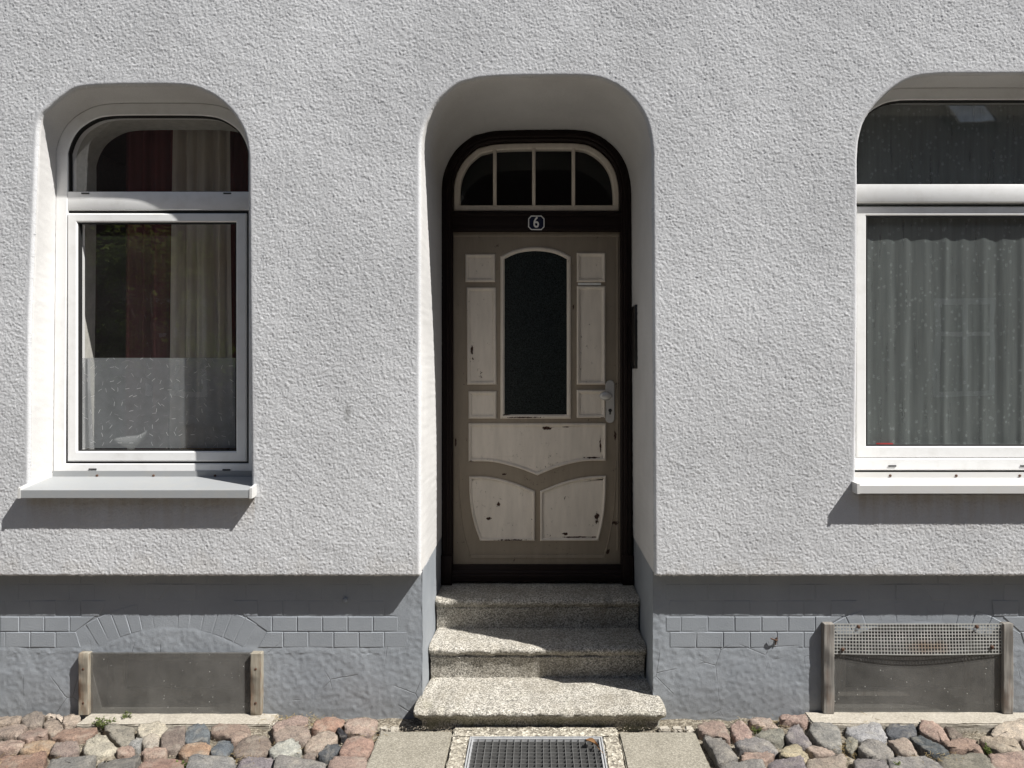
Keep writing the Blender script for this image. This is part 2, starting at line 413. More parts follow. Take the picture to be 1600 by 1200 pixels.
def m_tiles():
    t = NT('roof tiles'); p = t.pos()
    wv = t.n('ShaderNodeTexWave', bands_direction='X'); t.l(p, wv.inputs['Vector']); wv.inputs['Scale'].default_value = 4.2
    w2 = t.n('ShaderNodeTexWave', bands_direction='Z', wave_profile='SAW'); t.l(p, w2.inputs['Vector']); w2.inputs['Scale'].default_value = 3.4
    c = t.mix(t.noise(p, 3, 4), (.022, .018, .017), (.045, .034, .031))
    h = t.math('ADD', wv.outputs['Fac'], w2.outputs['Fac'])
    return t.end(t.bsdf(c, .97, t.bump(h, .3, .02), spec=.03))
def m_leaf(name, c1, c2):
    t = NT(name); oi = t.n('ShaderNodeNewGeometry')
    c = t.mix(oi.outputs['Random Per Island'], c1, c2)
    d = t.n('ShaderNodeBsdfDiffuse'); t.l(c, d.inputs[0]); tl = t.n('ShaderNodeBsdfTranslucent'); t.l(c, tl.inputs[0])
    mx = t.n('ShaderNodeMixShader'); mx.inputs[0].default_value = .4; t.l(d.outputs[0], mx.inputs[1]); t.l(tl.outputs[0], mx.inputs[2])
    return t.end(mx.outputs[0])

ROUGH = m_plaster('rough grey white plaster', False)
ROUGHO = m_plaster('rough plaster beyond the relief', False, coarse=2.6)
SMOOTH = m_plaster('smooth reveal plaster', True, (.64, .63, .615))
PLINTH = m_plinth()
PVC = m_paint('white window frame', (.80, .80, .79), .35, .30, (.52, .50, .46), 13)
PVCD = m_paint('weathered white frame bottom', (.76, .76, .75), .35, .5, (.45, .45, .45), 26)
GASKET = m_plain('black gasket', (.015, .015, .015), .6)
ALU = m_paint('grey metal sill', (.30, .31, .315), .5, .35, (.36, .34, .30), 14)
SILLW = m_paint('white coated sill', (.56, .555, .54), .4, .3, (.55, .5, .42), 14)
GLASS = m_glass('window glass', 2.3, dirt=.035)
OLDGLASS = m_glass('old fanlight glass', .8, dirt=.01)
FILM = m_film()
DOORP = m_door('taupe door paint', (.28, .235, .18), .625, ((712, 690, .005, .03), (962, 817, .02, .012), (961, 680, .006, .03), (896, 480, .004, .014), (788, 741, .012, .006), (950, 862, .008, .012)))
PANELP = m_door('cream panel paint', (.69, .625, .54), .63, ((738, 546, .007, .026), (739, 561, .006, .008), (856, 669, .026, .010), (885, 667, .02, .004), (938, 694, .005, .045), (933, 808, .012, .028), (883, 834, .016, .008), (763, 810, .012, .008), (902, 839, .10, .004), (820, 652, .09, .004), (778, 788, .010, .012), (736, 722, .014, .008), (925, 715, .05, .004), (941, 654, .012, .008), (800, 843, .08, .004), (790, 648, .02, .004)))
BROWN = m_door('dark brown frame paint', (.010, .0045, .0035), .72)
RIPPLE = m_mosaic_glass()
STEEL = m_plain('brushed steel', (.55, .55, .53), .38, .85, .1)
GALV = m_plain('galvanised steel', (.72, .73, .74), .45, .55, .2)
BLACK = m_plain('black enamel', (.010, .010, .011), .35)
NAVY = m_plain('navy enamel', (.012, .018, .045), .25)
WHITEE = m_plain('white enamel', (.78, .78, .76), .4, 0, .08)
STEP = m_terrazzo()
STONE = m_stone()
SOIL = m_soil()
SLAB = m_concrete('paving slab concrete', (.175, .162, .13), (.25, .232, .19), .28, 190)
AGG = m_concrete('exposed aggregate', (.22, .20, .16), (.34, .31, .25), .7, 85)
LEDGE = m_concrete('pale kerb concrete', (.32, .29, .24), (.42, .385, .33), .25, 160)
POSTA = m_wood('nailed brown timber', (.19, .165, .125), (.34, .31, .255), .8)
POSTB = m_wood('weathered grey timber', (.13, .12, .108), (.28, .265, .24), .4)
CPANE = m_cellar_pane()
def m_grille():
    t = NT('perforated zinc'); p = t.pos(); n = t.noise(p, 18, 4, .6)
    c = t.mix(t.ramp(n, [(.3, 0), (.7, 1)]), (.32, .32, .30), (.47, .47, .44))
    e = t.n('ShaderNodeVectorMath', operation='LENGTH'); t.l(t.map(p, (4.2, 0, 13), (-X(1450, .05)*4.2, 0, -Z(1010, .05)*13)), e.inputs[0])
    ru = t.ramp(t.math('ADD', e.outputs['Value'], t.math('MULTIPLY', t.noise(p, 24, 4, .7), .9)), [(.5, .6), (1.5, 0)])
    return t.end(t.bsdf(t.mix(ru, c, (.22, .12, .05)), .65, None, .1))
GRILLE = m_grille()
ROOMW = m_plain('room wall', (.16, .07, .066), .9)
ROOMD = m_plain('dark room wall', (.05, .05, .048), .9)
INNER = m_plain('inner reveal paint', (.55, .54, .49), .8)
REDC = m_cloth('dark red cloth', (.26, .085, .088))
CREAMC = m_cloth('cream cloth', (.90, .84, .73), None, .5)
NET = m_cloth('flowered net', (.36, .40, .385), .54, .25)
NETW = m_cloth('white sheer cloth', (.70, .70, .70), None, .4)
WICK = m_wood('wicker', (.16, .11, .06), (.36, .27, .16))
ROOFT = m_tiles()
BRICKRED = m_plain('reddish render', (.12, .062, .055), .9, 0, .3, 3)
LEAF = m_leaf('weed leaf', (.075, .105, .03), (.17, .20, .075))
TLEAF = m_leaf('tree leaf', (.10, .16, .03), (.26, .31, .09))
STRAWM = m_leaf('dry straw', (.35, .26, .12), (.55, .45, .26))
BARK = m_wood('bark', (.06, .05, .04), (.13, .11, .09))
ASPH = m_concrete('road asphalt', (.045, .045, .046), (.07, .068, .065), .1, 120)
RUST = m_plain('rusty iron', (.10, .05, .03), .8)
RED = m_plain('red foil', (.45, .03, .03), .35)

# ------------------------------------------------------------------ openings
def px0(l): return [(X(a), Z(b)) for a, b in l]
def opening(left, arch, right):                   # open path from bottom left over the arch to bottom right
    return resample(px0(left)[:-1]+spline(px0(arch), 8)+px0(right)[1:], .011)
DOOR_A = [(657,236),(659,212),(667,186),(684,158),(712,134),(735,126),(765,121),(840,119),(920,120),(958,131),(988,154),(1007,182),(1016,212),(1019,240)]
doorP = opening([(657,1160),(657,236)], DOOR_A, [(1019,240),(1024,1160)])
LW_A = [(58,225),(62,186),(78,167),(100,149),(125,137),(190,133),(285,134),(322,144),(346,159),(366,180),(381,207),(387,238),(388,262)]
lwP = opening([(45,770),(47,500),(58,225)], LW_A, [(388,262),(390,500),(393,770)])
RX = 165                                           # the right window goes on past the picture's edge
RW_A = [(1340,245),(1343,215),(1352,186),(1372,159),(1398,136),(1426,122),(1462,117),(1510,116),(1590+RX,116),(1618+RX,120),(1646+RX,136),(1668+RX,158),(1682+RX,186),(1690+RX,215),(1692+RX,245)]
rwP = opening([(1337,770),(1340,500),(1340,245)], RW_A, [(1692+RX,245),(1692+RX,500),(1694+RX,770)])
HEM = Z(900)
RND = .014
SHELF = .077                                     # plaster stands this far proud of the plinth
def closed(path): return orient(path)
def sdf(P, poly):
    A = np.array(poly); B = np.roll(A, -1, 0); d = B-A
    L2 = np.maximum((d*d).sum(1), 1e-12)
    best = np.full(len(P), 1e9); near = np.zeros_like(P); ins = np.zeros(len(P), bool)
    for k in range(len(A)):
        t = np.clip(((P-A[k])@d[k])/L2[k], 0, 1); q = A[k]+t[:, None]*d[k]
        ds = ((P-q)**2).sum(1); m = ds < best; best[m] = ds[m]; near[m] = q[m]
        if A[k, 1] != B[k, 1]:
            c = (A[k, 1] > P[:, 1]) != (B[k, 1] > P[:, 1])
            ins ^= c & (P[:, 0] < A[k, 0]+(P[:, 1]-A[k, 1])*d[k, 0]/d[k, 1])
    best = np.sqrt(best)
    return np.where(ins, -best, best), near

house = empty('house', (0, 0, 0), 'pale rough plastered house with arched brown door, white arched windows and grey brick plinth', 'house')
# rough plaster front as real relief
H = .0042
xs = np.arange(-2.78, 3.2601, H); zs = np.arange(HEM, 3.52, H)
nx, nz = len(xs), len(zs)
GX, GZ = np.meshgrid(xs, zs)
P = np.stack([GX.ravel(), GZ.ravel()], 1)
w0 = RNG.standard_normal((nz, nx)); g1 = w0*2.4+blur(w0, 1)*1.0; g1 /= g1.std(); g2 = field((nz, nx), 2); g3 = field((nz, nx), 60)
hf = (np.clip(g1, -1.9, 2.4)*.00088+g2*.00012).ravel()
slow = (g3*.0003).ravel()
# edges
S = np.full(len(P), 1.0)
jz = np.arange(len(P)) // nx
for path in (doorP, lwP, rwP):
    a = np.array(path); lo, hi = a.min(0)-.06, a.max(0)+.06
    idx = np.where((P[:, 0] > lo[0]) & (P[:, 0] < hi[0]) & (P[:, 1] > lo[1]) & (P[:, 1] < hi[1]))[0]
    s, q = sdf(P[idx], closed(path))
    m = (np.abs(s) < H*.62) & (P[idx, 1] > HEM+.001)
    P[idx[m]] = q[m]+RNG.normal(0, .0008, (m.sum(), 2)); s[m] = np.maximum(s[m], 0)
    s[m] = 0
    S[idx] = np.where(np.abs(s) < np.abs(S[idx]), s, S[idx])
    S[idx] = np.where(s < 0, s, S[idx])
C = np.stack([GX[:-1, :-1].ravel()+H/2, GZ[:-1, :-1].ravel()+H/2], 1)
keep = np.ones(len(C), bool)
for path in (doorP, lwP, rwP):
    a = np.array(path); lo, hi = a.min(0), a.max(0)
    idx = np.where((C[:, 0] > lo[0]) & (C[:, 0] < hi[0]) & (C[:, 1] > lo[1]) & (C[:, 1] < hi[1]))[0]
    s, _ = sdf(C[idx], closed(path)); keep[idx[s < 0]] = False
fade = np.clip((S-.004)/.03, .12, 1)
rr = np.clip(RND-np.maximum(S, 0), 0, RND)
Yr = RND-np.sqrt(np.maximum(RND**2-rr**2, 0))
hemd = np.clip(.010-(P[:, 1]-HEM), 0, .010)
Yv = -hf*fade-slow+Yr+(.010-np.sqrt(np.maximum(.010**2-hemd**2, 0)))*.8
first = jz == 0
P[first, 1] += RNG.normal(0, .0022, first.sum())
V = np.stack([P[:, 0], Yv, P[:, 1]], 1)
ii = (np.arange(nz-1)[:, None]*nx+np.arange(nx-1)[None, :]).ravel()
FQ = np.stack([ii, ii+1, ii+nx+1, ii+nx], 1)[keep]
wall = grid_mesh('wall', V, FQ, ROUGH, house)
# the rest of the front beyond the picture, the hem's underside, the sides, the roof
mb = MB()
XE, ZE, YB = 7.0, 5.6, 7.0
for x0, x1, z0, z1 in ((-XE, -2.778, HEM, ZE), (3.252, XE, HEM, ZE), (-2.778, 3.252, 3.515, ZE)):
    mb.box(x0, x1, .003, .06, z0, z1)
dl, dr = X(657)-.002, X(1023)+.002
for x0, x1 in ((-XE, dl), (dr, XE)):
    mb.add([(x0, .006, HEM+.002), (x1, .006, HEM+.002), (x1, .30, HEM+.004), (x0, .30, HEM+.004)], [(0, 1, 2, 3)])
make('outer_wall', mb, ROUGHO, house)
mb = MB(); mb.box(-XE, -XE+.3, .08, YB, -.1, ZE); mb.box(XE-.3, XE, .08, YB, -.1, ZE); mb.box(-XE, XE, YB, YB+.3, -.1, ZE)
make('side_wall', mb, ROUGH, house)
mb = MB(); mb.add([(-XE-.3, -.35, ZE), (XE+.3, -.35, ZE), (XE+.3, 3.6, ZE+3.6), (-XE-.3, 3.6, ZE+3.6), (-XE-.3, 7.6, ZE), (XE+.3, 7.6, ZE)], [(0, 1, 2, 3), (3, 2, 5, 4), (0, 4, 5, 1), (0, 3, 4), (1, 5, 2)])
make('roof', mb, ROOFT, house)

def along(path, n):                                # n points evenly along an open path
    a = np.array(path); d = np.concatenate([[0], np.cumsum(np.hypot(*np.diff(a, axis=0).T))])
    t = np.linspace(0, d[-1], n)
    return list(zip(np.interp(t, d, a[:, 0]), np.interp(t, d, a[:, 1])))
def tunnel(name, path, ys, mat, end=None, flange=True, jit=.0007):
    n = len(path); cl = closed(path); mb = MB(); rows = []
    ends = cl
    if end:
        ends = along(end, n)
        if cl[0] != path[0]: ends = ends[::-1]
    pts = cl
    big = inset(cl, -.035)
    lo = min(p[1] for p in pts)
    if flange: rows.append([(x, RND+.004, max(z, lo)) for x, z in big])
    rng = random.Random(3)
    for k, y in enumerate(ys):
        f = (y-ys[0])/(ys[-1]-ys[0])
        rows.append([(x+(e[0]-x)*f+rng.gauss(0, jit), y, z+(e[1]-z)*f+rng.gauss(0, jit)) for (x, z), e in zip(pts, ends)])
    m = len(rows); v = [p for r in rows for p in r]; fc = []
    base = [i for i in range(n) if not (pts[i][1] < lo+.002 and pts[(i+1) % n][1] < lo+.002)]
    for k in range(m-1):
        fc += [(k*n+i, k*n+(i+1) % n, (k+1)*n+(i+1) % n, (k+1)*n+i) for i in base]
    mb.add(v, fc)
    return make(name, mb, mat, house, smooth='all')
WD = .178                                          # depth of the window frames
def backpath(cx, foot, top, bot, ext=0):                  # frame outline: a smooth basket arch, half widths in photo pixels at the frame
    half = [(160, 90), (159.5, 72), (150, 46), (134, 25), (107, 8), (80, 1.5), (40, 0)]
    l = [(cx-foot, bot), (cx-160, top+130)]+[(cx-a, top+b) for a, b in half]+[(cx+ext+a, top+b) for a, b in half[::-1]]+[(cx+ext+160, top+130), (cx+ext+160, bot)]
    pts = [(X(a, WD), Z(b, WD)) for a, b in l]
    return resample(pts[:2]+spline(pts[1:-1], 5)[1:]+pts[-1:], .02)
lwB = backpath(247, 165, 161, 770); rwB = backpath(1479, 161, 137, 770, RX)
tunnel('reveal', lwP, [RND-.002, .03, .05, .08, .11, .14, WD+.01], SMOOTH, lwB)
tunnel('reveal', rwP, [RND-.002, .03, .05, .08, .11, .14, WD+.01], SMOOTH, rwB)
DF = .765                                          # depth of the door frame
ZP = HEM+.012
dpath = [(x, max(z, ZP)) for x, z in doorP]
dp2 = []
for p in dpath:
    if not dp2 or abs(p[0]-dp2[-1][0])+abs(p[1]-dp2[-1][1]) > 1e-5: dp2.append(p)
tunnel('reveal', dp2, [RND-.002, .04, .1, .2, .3, .4, .5, .6, .7, DF+.05], SMOOTH)

# ------------------------------------------------------------------ plinth
BS = SHELF
def zp(py): return Z(py, BS)
def xp(px): return X(px, BS)
NICHE = ((xp(138), xp(390), -.02, zp(1021)), (xp(1305), xp(1568), -.02, zp(976)))
ARCH = ((268, 1200, 218, 262, 31), (1436, 1210, 238, 272, 36))
pl_mb_v = []; pl_f = []
def plinth_sheet(x0, x1, niche):
    ax = np.unique(np.round(np.concatenate([np.arange(x0, x1, .0065), [x1, niche[0], niche[1]]]), 5))
    az = np.unique(np.round(np.concatenate([np.arange(-.12, ZP, .0065), [ZP, niche[2], niche[3]]]), 5))
    ax = ax[np.concatenate([[True], np.diff(ax) > .002])]; az = az[np.concatenate([[True], np.diff(az) > .002])]
    ax[np.argmin(abs(ax-niche[0]))] = niche[0]; ax[np.argmin(abs(ax-niche[1]))] = niche[1]; az[np.argmin(abs(az-niche[3]))] = niche[3]
    gx, gz = np.meshgrid(ax, az); n, m = len(ax), len(az)
    a = field((m, n), 1); b = field((m, n), 6); c = field((m, n), 40)
    rough = 1/(1+np.exp((gz-.318)/.004))
    for cx, cy, r1, r2, an in ARCH:
        d = np.hypot(gx-xp(cx), gz-zp(cy)); inside = 1/(1+np.exp((d-r1/323.)/.004))
        rough = np.maximum(rough, inside)
    edge = 1/(1+np.exp(-(gx-xp(636))/.005))*1/(1+np.exp((gx-xp(1040))/.005))   # rendered strip at the door
    rough = np.maximum(rough, edge)
    y = BS+.0019*(1-rough)-rough*(a*.00055+b*.0002)-c*.0006
    v = np.stack([gx.ravel(), y.ravel(), gz.ravel()], 1)
    i = (np.arange(m-1)[:, None]*n+np.arange(n-1)[None, :])
    mx = (ax[:-1]+ax[1:])/2; mz = (az[:-1]+az[1:])/2
    hole = (mx[None, :] > niche[0]) & (mx[None, :] < niche[1]) & (mz[:, None] > niche[2]) & (mz[:, None] < niche[3])
    i = i[~hole]
    return v, np.stack([i, i+1, i+n+1, i+n], 1)
PXL, PXR = X(657)-.003, X(1023)+.003
v1, f1 = plinth_sheet(-2.78, PXL, NICHE[0]); v2, f2 = plinth_sheet(PXR, 2.8, NICHE[1])
plinth = grid_mesh('plinth', np.concatenate([v1, v2]), np.concatenate([f1, f2+len(v1)]), PLINTH, house)
# grey painted lower door reveals, slightly wavy
mb = MB()
for sx, nrm in ((PXL, 1), (PXR, -1)):
    ys = np.linspace(BS-.001, .95, 30); zz = np.linspace(-.12, ZP+.004, 26)
    vs = [(sx+nrm*.0012*math.sin(y*23+z*17)+random.gauss(0, .0006), y, z) for z in zz for y in ys]
    make('plinth_reveal', MB().add(vs, [(j*30+i, j*30+i+1, (j+1)*30+i+1, (j+1)*30+i) for j in range(25) for i in range(29)]), PLINTH, house, smooth='all')
for x0, x1 in ((-XE, -2.778), (2.798, XE)): make('outer_plinth', MB().box(x0, x1, BS+.002, BS+.06, -.12, HEM+.02), PLINTH, house)
# bricks, painted over
me = bpy.data.meshes.new('brick')
bb = .035
vb = [(-.5, 1, -.5), (.5, 1, -.5), (.5, 1, .5), (-.5, 1, .5), (-.5, .25, -.5), (.5, .25, -.5), (.5, .25, .5), (-.5, .25, .5),
      (-.5+bb*.6, 0, -.5+bb), (.5-bb*.6, 0, -.5+bb), (.5-bb*.6, 0, .5-bb), (-.5+bb*.6, 0, .5-bb)]
fb = [(0, 1, 5, 4), (1, 2, 6, 5), (2, 3, 7, 6), (3, 0, 4, 7), (4, 5, 9, 8), (5, 6, 10, 9), (6, 7, 11, 10), (7, 4, 8, 11), (8, 9, 10, 11)]
me.from_pydata(vb, [], fb); me.materials.append(PLINTH)
rowz = [zp(1012), zp(987), zp(963), zp(938), zp(912), HEM+.004]
def brick(x0, x1, z0, z1):
    o = bpy.data.objects.new('brick', me); COL.objects.link(o); o.parent = plinth
    o.location = ((x0+x1)/2, BS+(.0007 if z0 > rowz[2]-.01 else -.0008)+random.uniform(-.0006, .0009), (z0+z1)/2)
    o.scale = (x1-x0, .012, z1-z0); o.rotation_euler = (0, random.gauss(0, .004), random.gauss(0, .006))
def in_arch(x, z, pad):
    for cx, cy, r1, r2, an in ARCH:
        dx, dz = x-xp(cx), z-zp(cy)
        if math.hypot(dx, dz) < (r2+pad)/323. and abs(math.degrees(math.atan2(dx, dz))) < an+4: return True
    return False
for side in (0, 1):
    pitch = (39.5 if side == 0 else 42)/323.
    for k in range(5):
        z0, z1 = rowz[k]+.002, rowz[k+1]-.002
        if z1-z0 < .02: continue
        ref = xp(8 if k % 2 == 0 else 30) if side == 0 else xp(1088 if k % 2 == 0 else 1064)
        lim = (-2.6, xp(637 if k % 2 == 0 else 626)) if side == 0 else (xp(1041), 2.6)
        n0 = math.floor((lim[0]-ref)/pitch)
        for j in range(n0, n0+24):
            a, b = ref+j*pitch+.002, ref+(j+1)*pitch-.002
            a, b = max(a, lim[0]), min(b, lim[1])
            if b-a < .02: continue
            cz = (z0+z1)/2
            # shorten the brick where the flat arch over a cellar window begins
            lim2 = []
            for z in (z0, z1):
                a2, b2 = a, b
                while b2-a2 > .006 and in_arch(b2, z, 1.5) and not in_arch(a2, z, 1.5): b2 -= .002
                while b2-a2 > .006 and in_arch(a2, z, 1.5) and not in_arch(b2, z, 1.5): a2 += .002
                if in_arch(a2, z, 1.5) and in_arch(b2, z, 1.5): b2 = a2
                lim2.append((a2, b2))
            (a0_, b0_), (a1_, b1_) = lim2
            if (a0_, b0_) == (a, b) and (a1_, b1_) == (a, b): brick(a, b, z0, z1); continue
            if b0_-a0_ < .012 and b1_-a1_ < .012: continue
            if b0_-a0_ < .012 or b1_-a1_ < .012: continue
            q = [(a0_, z0), (b0_, z0), (b1_, z1), (a1_, z1)]
            y = BS-.0005; make('brick', MB().rings([[(x, BS+.012, z) for x, z in q], [(x, y+.002, z) for x, z in q], [(x, y, z) for x, z in inset(q, .002)]], cap1=True), PLINTH, plinth)
for cx, cy, r1, r2, an in ARCH:
    n = 13; ox, oz = xp(cx), zp(cy)
    for j in range(n):
        a0 = math.radians(-an+2*an*j/n); a1 = math.radians(-an+2*an*(j+1)/n)
        q = [(ox+r/323.*math.sin(a), oz+r/323.*math.cos(a)) for r, a in ((r1+1, a0), (r1+1, a1), (r2, a1), (r2, a0))]
        q = orient(inset(orient(q), .0013)); y = BS+(.0012 if 2 < j < 10 else .0003)+random.uniform(-.0004, .0007)
        qi = inset(q, .0025)
        make('brick', MB().rings([[(x, BS+.012, z) for x, z in q], [(x, y+.002, z) for x, z in q], [(x, y, z) for x, z in qi]], cap1=True), PLINTH, plinth)
# cellar niches behind the guards
for nc in NICHE:
    x0, x1, z0, z1 = nc; mb = MB(); d0, d1 = BS-.001, BS+.16
    mb.add([(x0, d0, z0), (x1, d0, z0), (x1, d0, z1), (x0, d0, z1), (x0, d1, z0), (x1, d1, z0), (x1, d1, z1), (x0, d1, z1)],
           [(0, 4, 7, 3), (1, 2, 6, 5), (0, 1, 5, 4), (3, 7, 6, 2), (4, 5, 6, 7)])
    ni = make('cellar_niche', mb, m_plain('grimy niche', (.30, .295, .28), .9, 0, .45, 12, .004), house)
    wx0, wx1, wz0, wz1 = x0+.07, x1-.07, z0+.05, z1-.05
    o_ = [(wx0, wz0), (wx1, wz0), (wx1, wz1), (wx0, wz1)]
    make('frame', MB().frame(o_, inset(o_, .035), d1-.03, d1+.0), POSTB, ni)
    make('pane', MB().add([(wx0, d1-.012, wz0), (wx1, d1-.012, wz0), (wx1, d1-.012, wz1), (wx0, d1-.012, wz1)], [(0, 1, 2, 3)]), BLACK, ni)
# iron hook with a rusty wire in the plinth, and a bolt stub left of the door
hk = MB(); hx, hz = xp(1212), zp(1000)
pts = [(hx-.028, BS-.012, hz+.012), (hx-.008, BS-.016, hz+.006), (hx+.003, BS-.012, hz+.002), (hx+.008, BS+.004, hz-.002)]
for a, b in zip(pts, pts[1:]): hk.tube(a, b, .0035, 7)
hk.tube((hx+.004, BS-.004, hz+.014), (hx-.002, BS-.005, hz-.022), .003, 6)
make('hook', hk, RUST, house)
make('bolt', MB().lathe([(.012, 0), (.012, -.01), (.008, -.014)], (xp(540), BS, zp(937)), 12, 'y'), PLINTH, house)

# ------------------------------------------------------------------ windows
def back(path):                                   # opening outline at the frame, arch settling a little
    c = list(path)
    out = [c[0]]
    for p in c[1:]:
        if math.hypot(p[0]-out[-1][0], p[1]-out[-1][1]) > .004: out.append(p)
    return orient(out)
def part_above(poly, z0):
    return orient([p for p in poly if p[1] > z0+.004])
def rect(x0, x1, z0, z1): return [(x0, z0), (x1, z0), (x1, z1), (x0, z1)]
def cut_low(poly, z0):                            # keep the outline above z0 and close it there
    up = [p for p in poly if p[1] > z0+.10]
    i0 = max(range(len(up)), key=lambda i: math.hypot(up[i][0]-up[i-1][0], up[i][1]-up[i-1][1]))
    up = up[i0:]+up[:i0]
    return up[:]+[(up[-1][0], z0), (up[0][0], z0)]
def window(path, tz0, tz1, gt, gb, sb, fb, sill_z, bar_proud, sash_proud, gap, stile):
    o = back(path); y = WD
    full = cut_low(o, fb)
    xl, xr = min(p[0] for p in full), max(p[0] for p in full)
    low = [p for p in full if p[1] < tz0]
    inn = inset(orient(full), .060)
    mb = MB().frame(orient(full), inn, y, y+.07, .004)
    win = make('window', mb, PVC, house, smooth=True)
    xi0, xi1 = min(p[0] for p in inn), max(p[0] for p in inn)
    make('transom_bar', MB().box(xi0-.03, xi1+.03, y-bar_proud if bar_proud else y+.0025, y+.06, tz0, tz1, .004), PVC, win, smooth=True)
    # dark groove around the sash, then the sash
    x0, x1 = xi0+gap, xi1-gap
    s_o = rect(x0, x1, sb, tz0-.017)
    s_i = rect(x0+stile, x1-stile, gb, gt)
    make('sash', MB().frame(s_o, s_i, y-sash_proud, y+.06, .006), PVC, win, smooth=True)
    if gap > .005: make('gasket', MB().frame(inset(s_o, -.014), inset(s_o, .004), y+.014, y+.05), GASKET, win)
    make('glazing_seal', MB().frame(s_i, inset(s_i, .006), y+.006, y+.03), GASKET, win)
    p_ = rect(x0+stile-.007, x1-stile+.007, gb-.006, gt+.006)
    make('pane', MB().add([(x, y+.022, z) for x, z in p_], [(0, 1, 2, 3)]), GLASS, win)
    top = inset(cut_low(o, tz1-.05), .052)
    make('pane', MB().add([(x, y+.022, z) for x, z in top], [tuple(range(len(top)))]), GLASS, win)
    ti = inset(cut_low(o, tz1-.065), .060); ts = inset(ti, .006)
    make('glazing_seal', MB().frame(ti, ts, y+.006, y+.03), GASKET, win)
    return win, (xi0, xi1, s_i, o)
def zf(py): return Z(py, WD)
lwin, lw = window(lwB, zf(328), zf(299), zf(347), zf(705), zf(721), zf(743), 0, .0, .003, .012, .050)
rwin, rw = window(rwB, zf(317), zf(289), zf(337), zf(697), zf(716), zf(735), 0, .018, -.002, .0025, .052)
# drain slots and the weathered bottom rails
for win, xsl in ((lwin, ((133, 302), (355, 302), (145, 733), (354, 734))), (rwin, ((1394, 728), (1600, 728)))):
    for a, b in xsl:
        make('drain_slot', MB().box(X(a-6, WD), X(a+6, WD), WD-.0035 if b > 400 else WD-.0005, WD+.01, zf(b+1), zf(b-1)), GASKET, win)
def sill(win, x0, x1, yb, zb, yf, ztop, zlip, mat, capmat):
    th = .003
    prof = [(yb, zb+.03), (yb-.004, zb+.03), (yb-.006, zb+.002), (yf, ztop), (yf-.001, zlip), (yf+.004, zlip), (yf+.005, ztop-.004), (yb, zb-.004)]
    mb = MB().rings([[(x, a, b) for a, b in prof] for x in (x0, x1)], cap0=True, cap1=True)
    s = make('sill', mb, mat, win)
    for xa, xb in ((x0-.012, x0), (x1, x1+.012)):
        cp = [(yb+.0, zb+.02), (yb-.05, zb+.014), (yf-.002, ztop+.010), (yf-.004, zlip-.002), (yf+.03, zlip-.002), (yb, zb-.02)]
        make('sill_cap', MB().rings([[(x, a, b) for a, b in cp] for x in (xa, xb)], cap0=True, cap1=True), capmat, win)
    return s
YF = -.055
sill(lwin, X(32, YF), X(390, YF), WD-.001, zf(745), YF, Z(766, YF), Z(778, YF), ALU, SILLW)
sill(rwin, X(1343, YF), X(1343, YF)+1.10+RX/330., WD-.001, zf(747), YF, Z(759, YF), Z(771, YF), SILLW, SILLW)
for win, l in ((lwin, (153, 241, 337)), (rwin, (1390, 1493, 1592))):
    for a in l: make('screw', MB().lathe([(.007, 0), (.006, -.004), (.002, -.005)], (X(a, WD), WD-.006, zf(743)), 8, 'y'), RUST, win)
fz = zf(559)
s_i = lw[2]
make('window_film', MB().add([(x, WD+.030, z) for x, z in rect(s_i[0][0], s_i[1][0], s_i[0][1]+.012, fz)], [(0, 1, 2, 3)]), FILM, lwin)
# inner reveals and rooms
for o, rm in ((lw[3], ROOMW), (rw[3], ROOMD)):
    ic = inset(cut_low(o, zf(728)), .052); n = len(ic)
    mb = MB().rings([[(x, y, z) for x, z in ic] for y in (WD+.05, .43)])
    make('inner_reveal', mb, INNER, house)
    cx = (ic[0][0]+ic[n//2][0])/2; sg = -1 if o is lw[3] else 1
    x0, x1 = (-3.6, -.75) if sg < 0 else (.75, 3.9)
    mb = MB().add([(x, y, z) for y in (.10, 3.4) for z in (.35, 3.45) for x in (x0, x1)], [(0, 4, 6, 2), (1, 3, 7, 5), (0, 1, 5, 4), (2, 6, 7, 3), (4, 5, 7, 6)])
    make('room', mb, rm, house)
    big = rect(x0, x1, .35, 3.45)

def curtain(name, x0, x1, z0, z1, y, amp, folds, mat, label, flare=0.0, seed=1):
    rng = random.Random(seed); n, m = 160, 14; ph = [rng.uniform(0, 6.28) for _ in range(6)]; vs = []
    for j in range(m):
        t = j/(m-1); z = z1+(z0-z1)*t
        for i in range(n):
            s = i/(n-1); u = s*folds*6.283
            yy = amp*(math.sin(u+ph[0]+.5*math.sin(u*.37+ph[1]))*.7+.4*math.sin(u*.53+ph[2]+t*.6)+.2*math.sin(u*2.1+ph[3]))*(.55+.45*t)
            vs.append((x0+(x1-x0)*s+flare*(s-.5)*t*(x1-x0)+.01*math.sin(u*.5+t*2+ph[4])*t, y+yy, z))
    mb = MB().add(vs, [(j*n+i, j*n+i+1, (j+1)*n+i+1, (j+1)*n+i) for j in range(m-1) for i in range(n-1)])
    return tag(make(name, mb, mat, None, smooth='all', base=((x0+x1)/2, y, z0)), label, 'curtain')
curtain('curtain', X(192, .54), X(303, .54), 1.0, 3.15, .55, .045, 5, REDC, 'dark red curtain hanging left of the cream one behind the left window', 0, 3)
curtain('curtain', X(272, .47), X(360, .47), 1.0, 3.15, .475, .030, 4, CREAMC, 'cream curtain hanging in soft folds behind the left window', .15, 5)
curtain('curtain', X(352, .66), X(410, .66), 1.0, 3.15, .66, .03, 2, REDC, 'narrow dark red curtain right of the cream one behind the left window', 0, 8)
curtain('net_curtain', rw[0]+.01, rw[1]-.01, zf(708), 3.0, .222, .0042, 14, NET, 'grey flowered net curtain filling the right window', 0, 4)
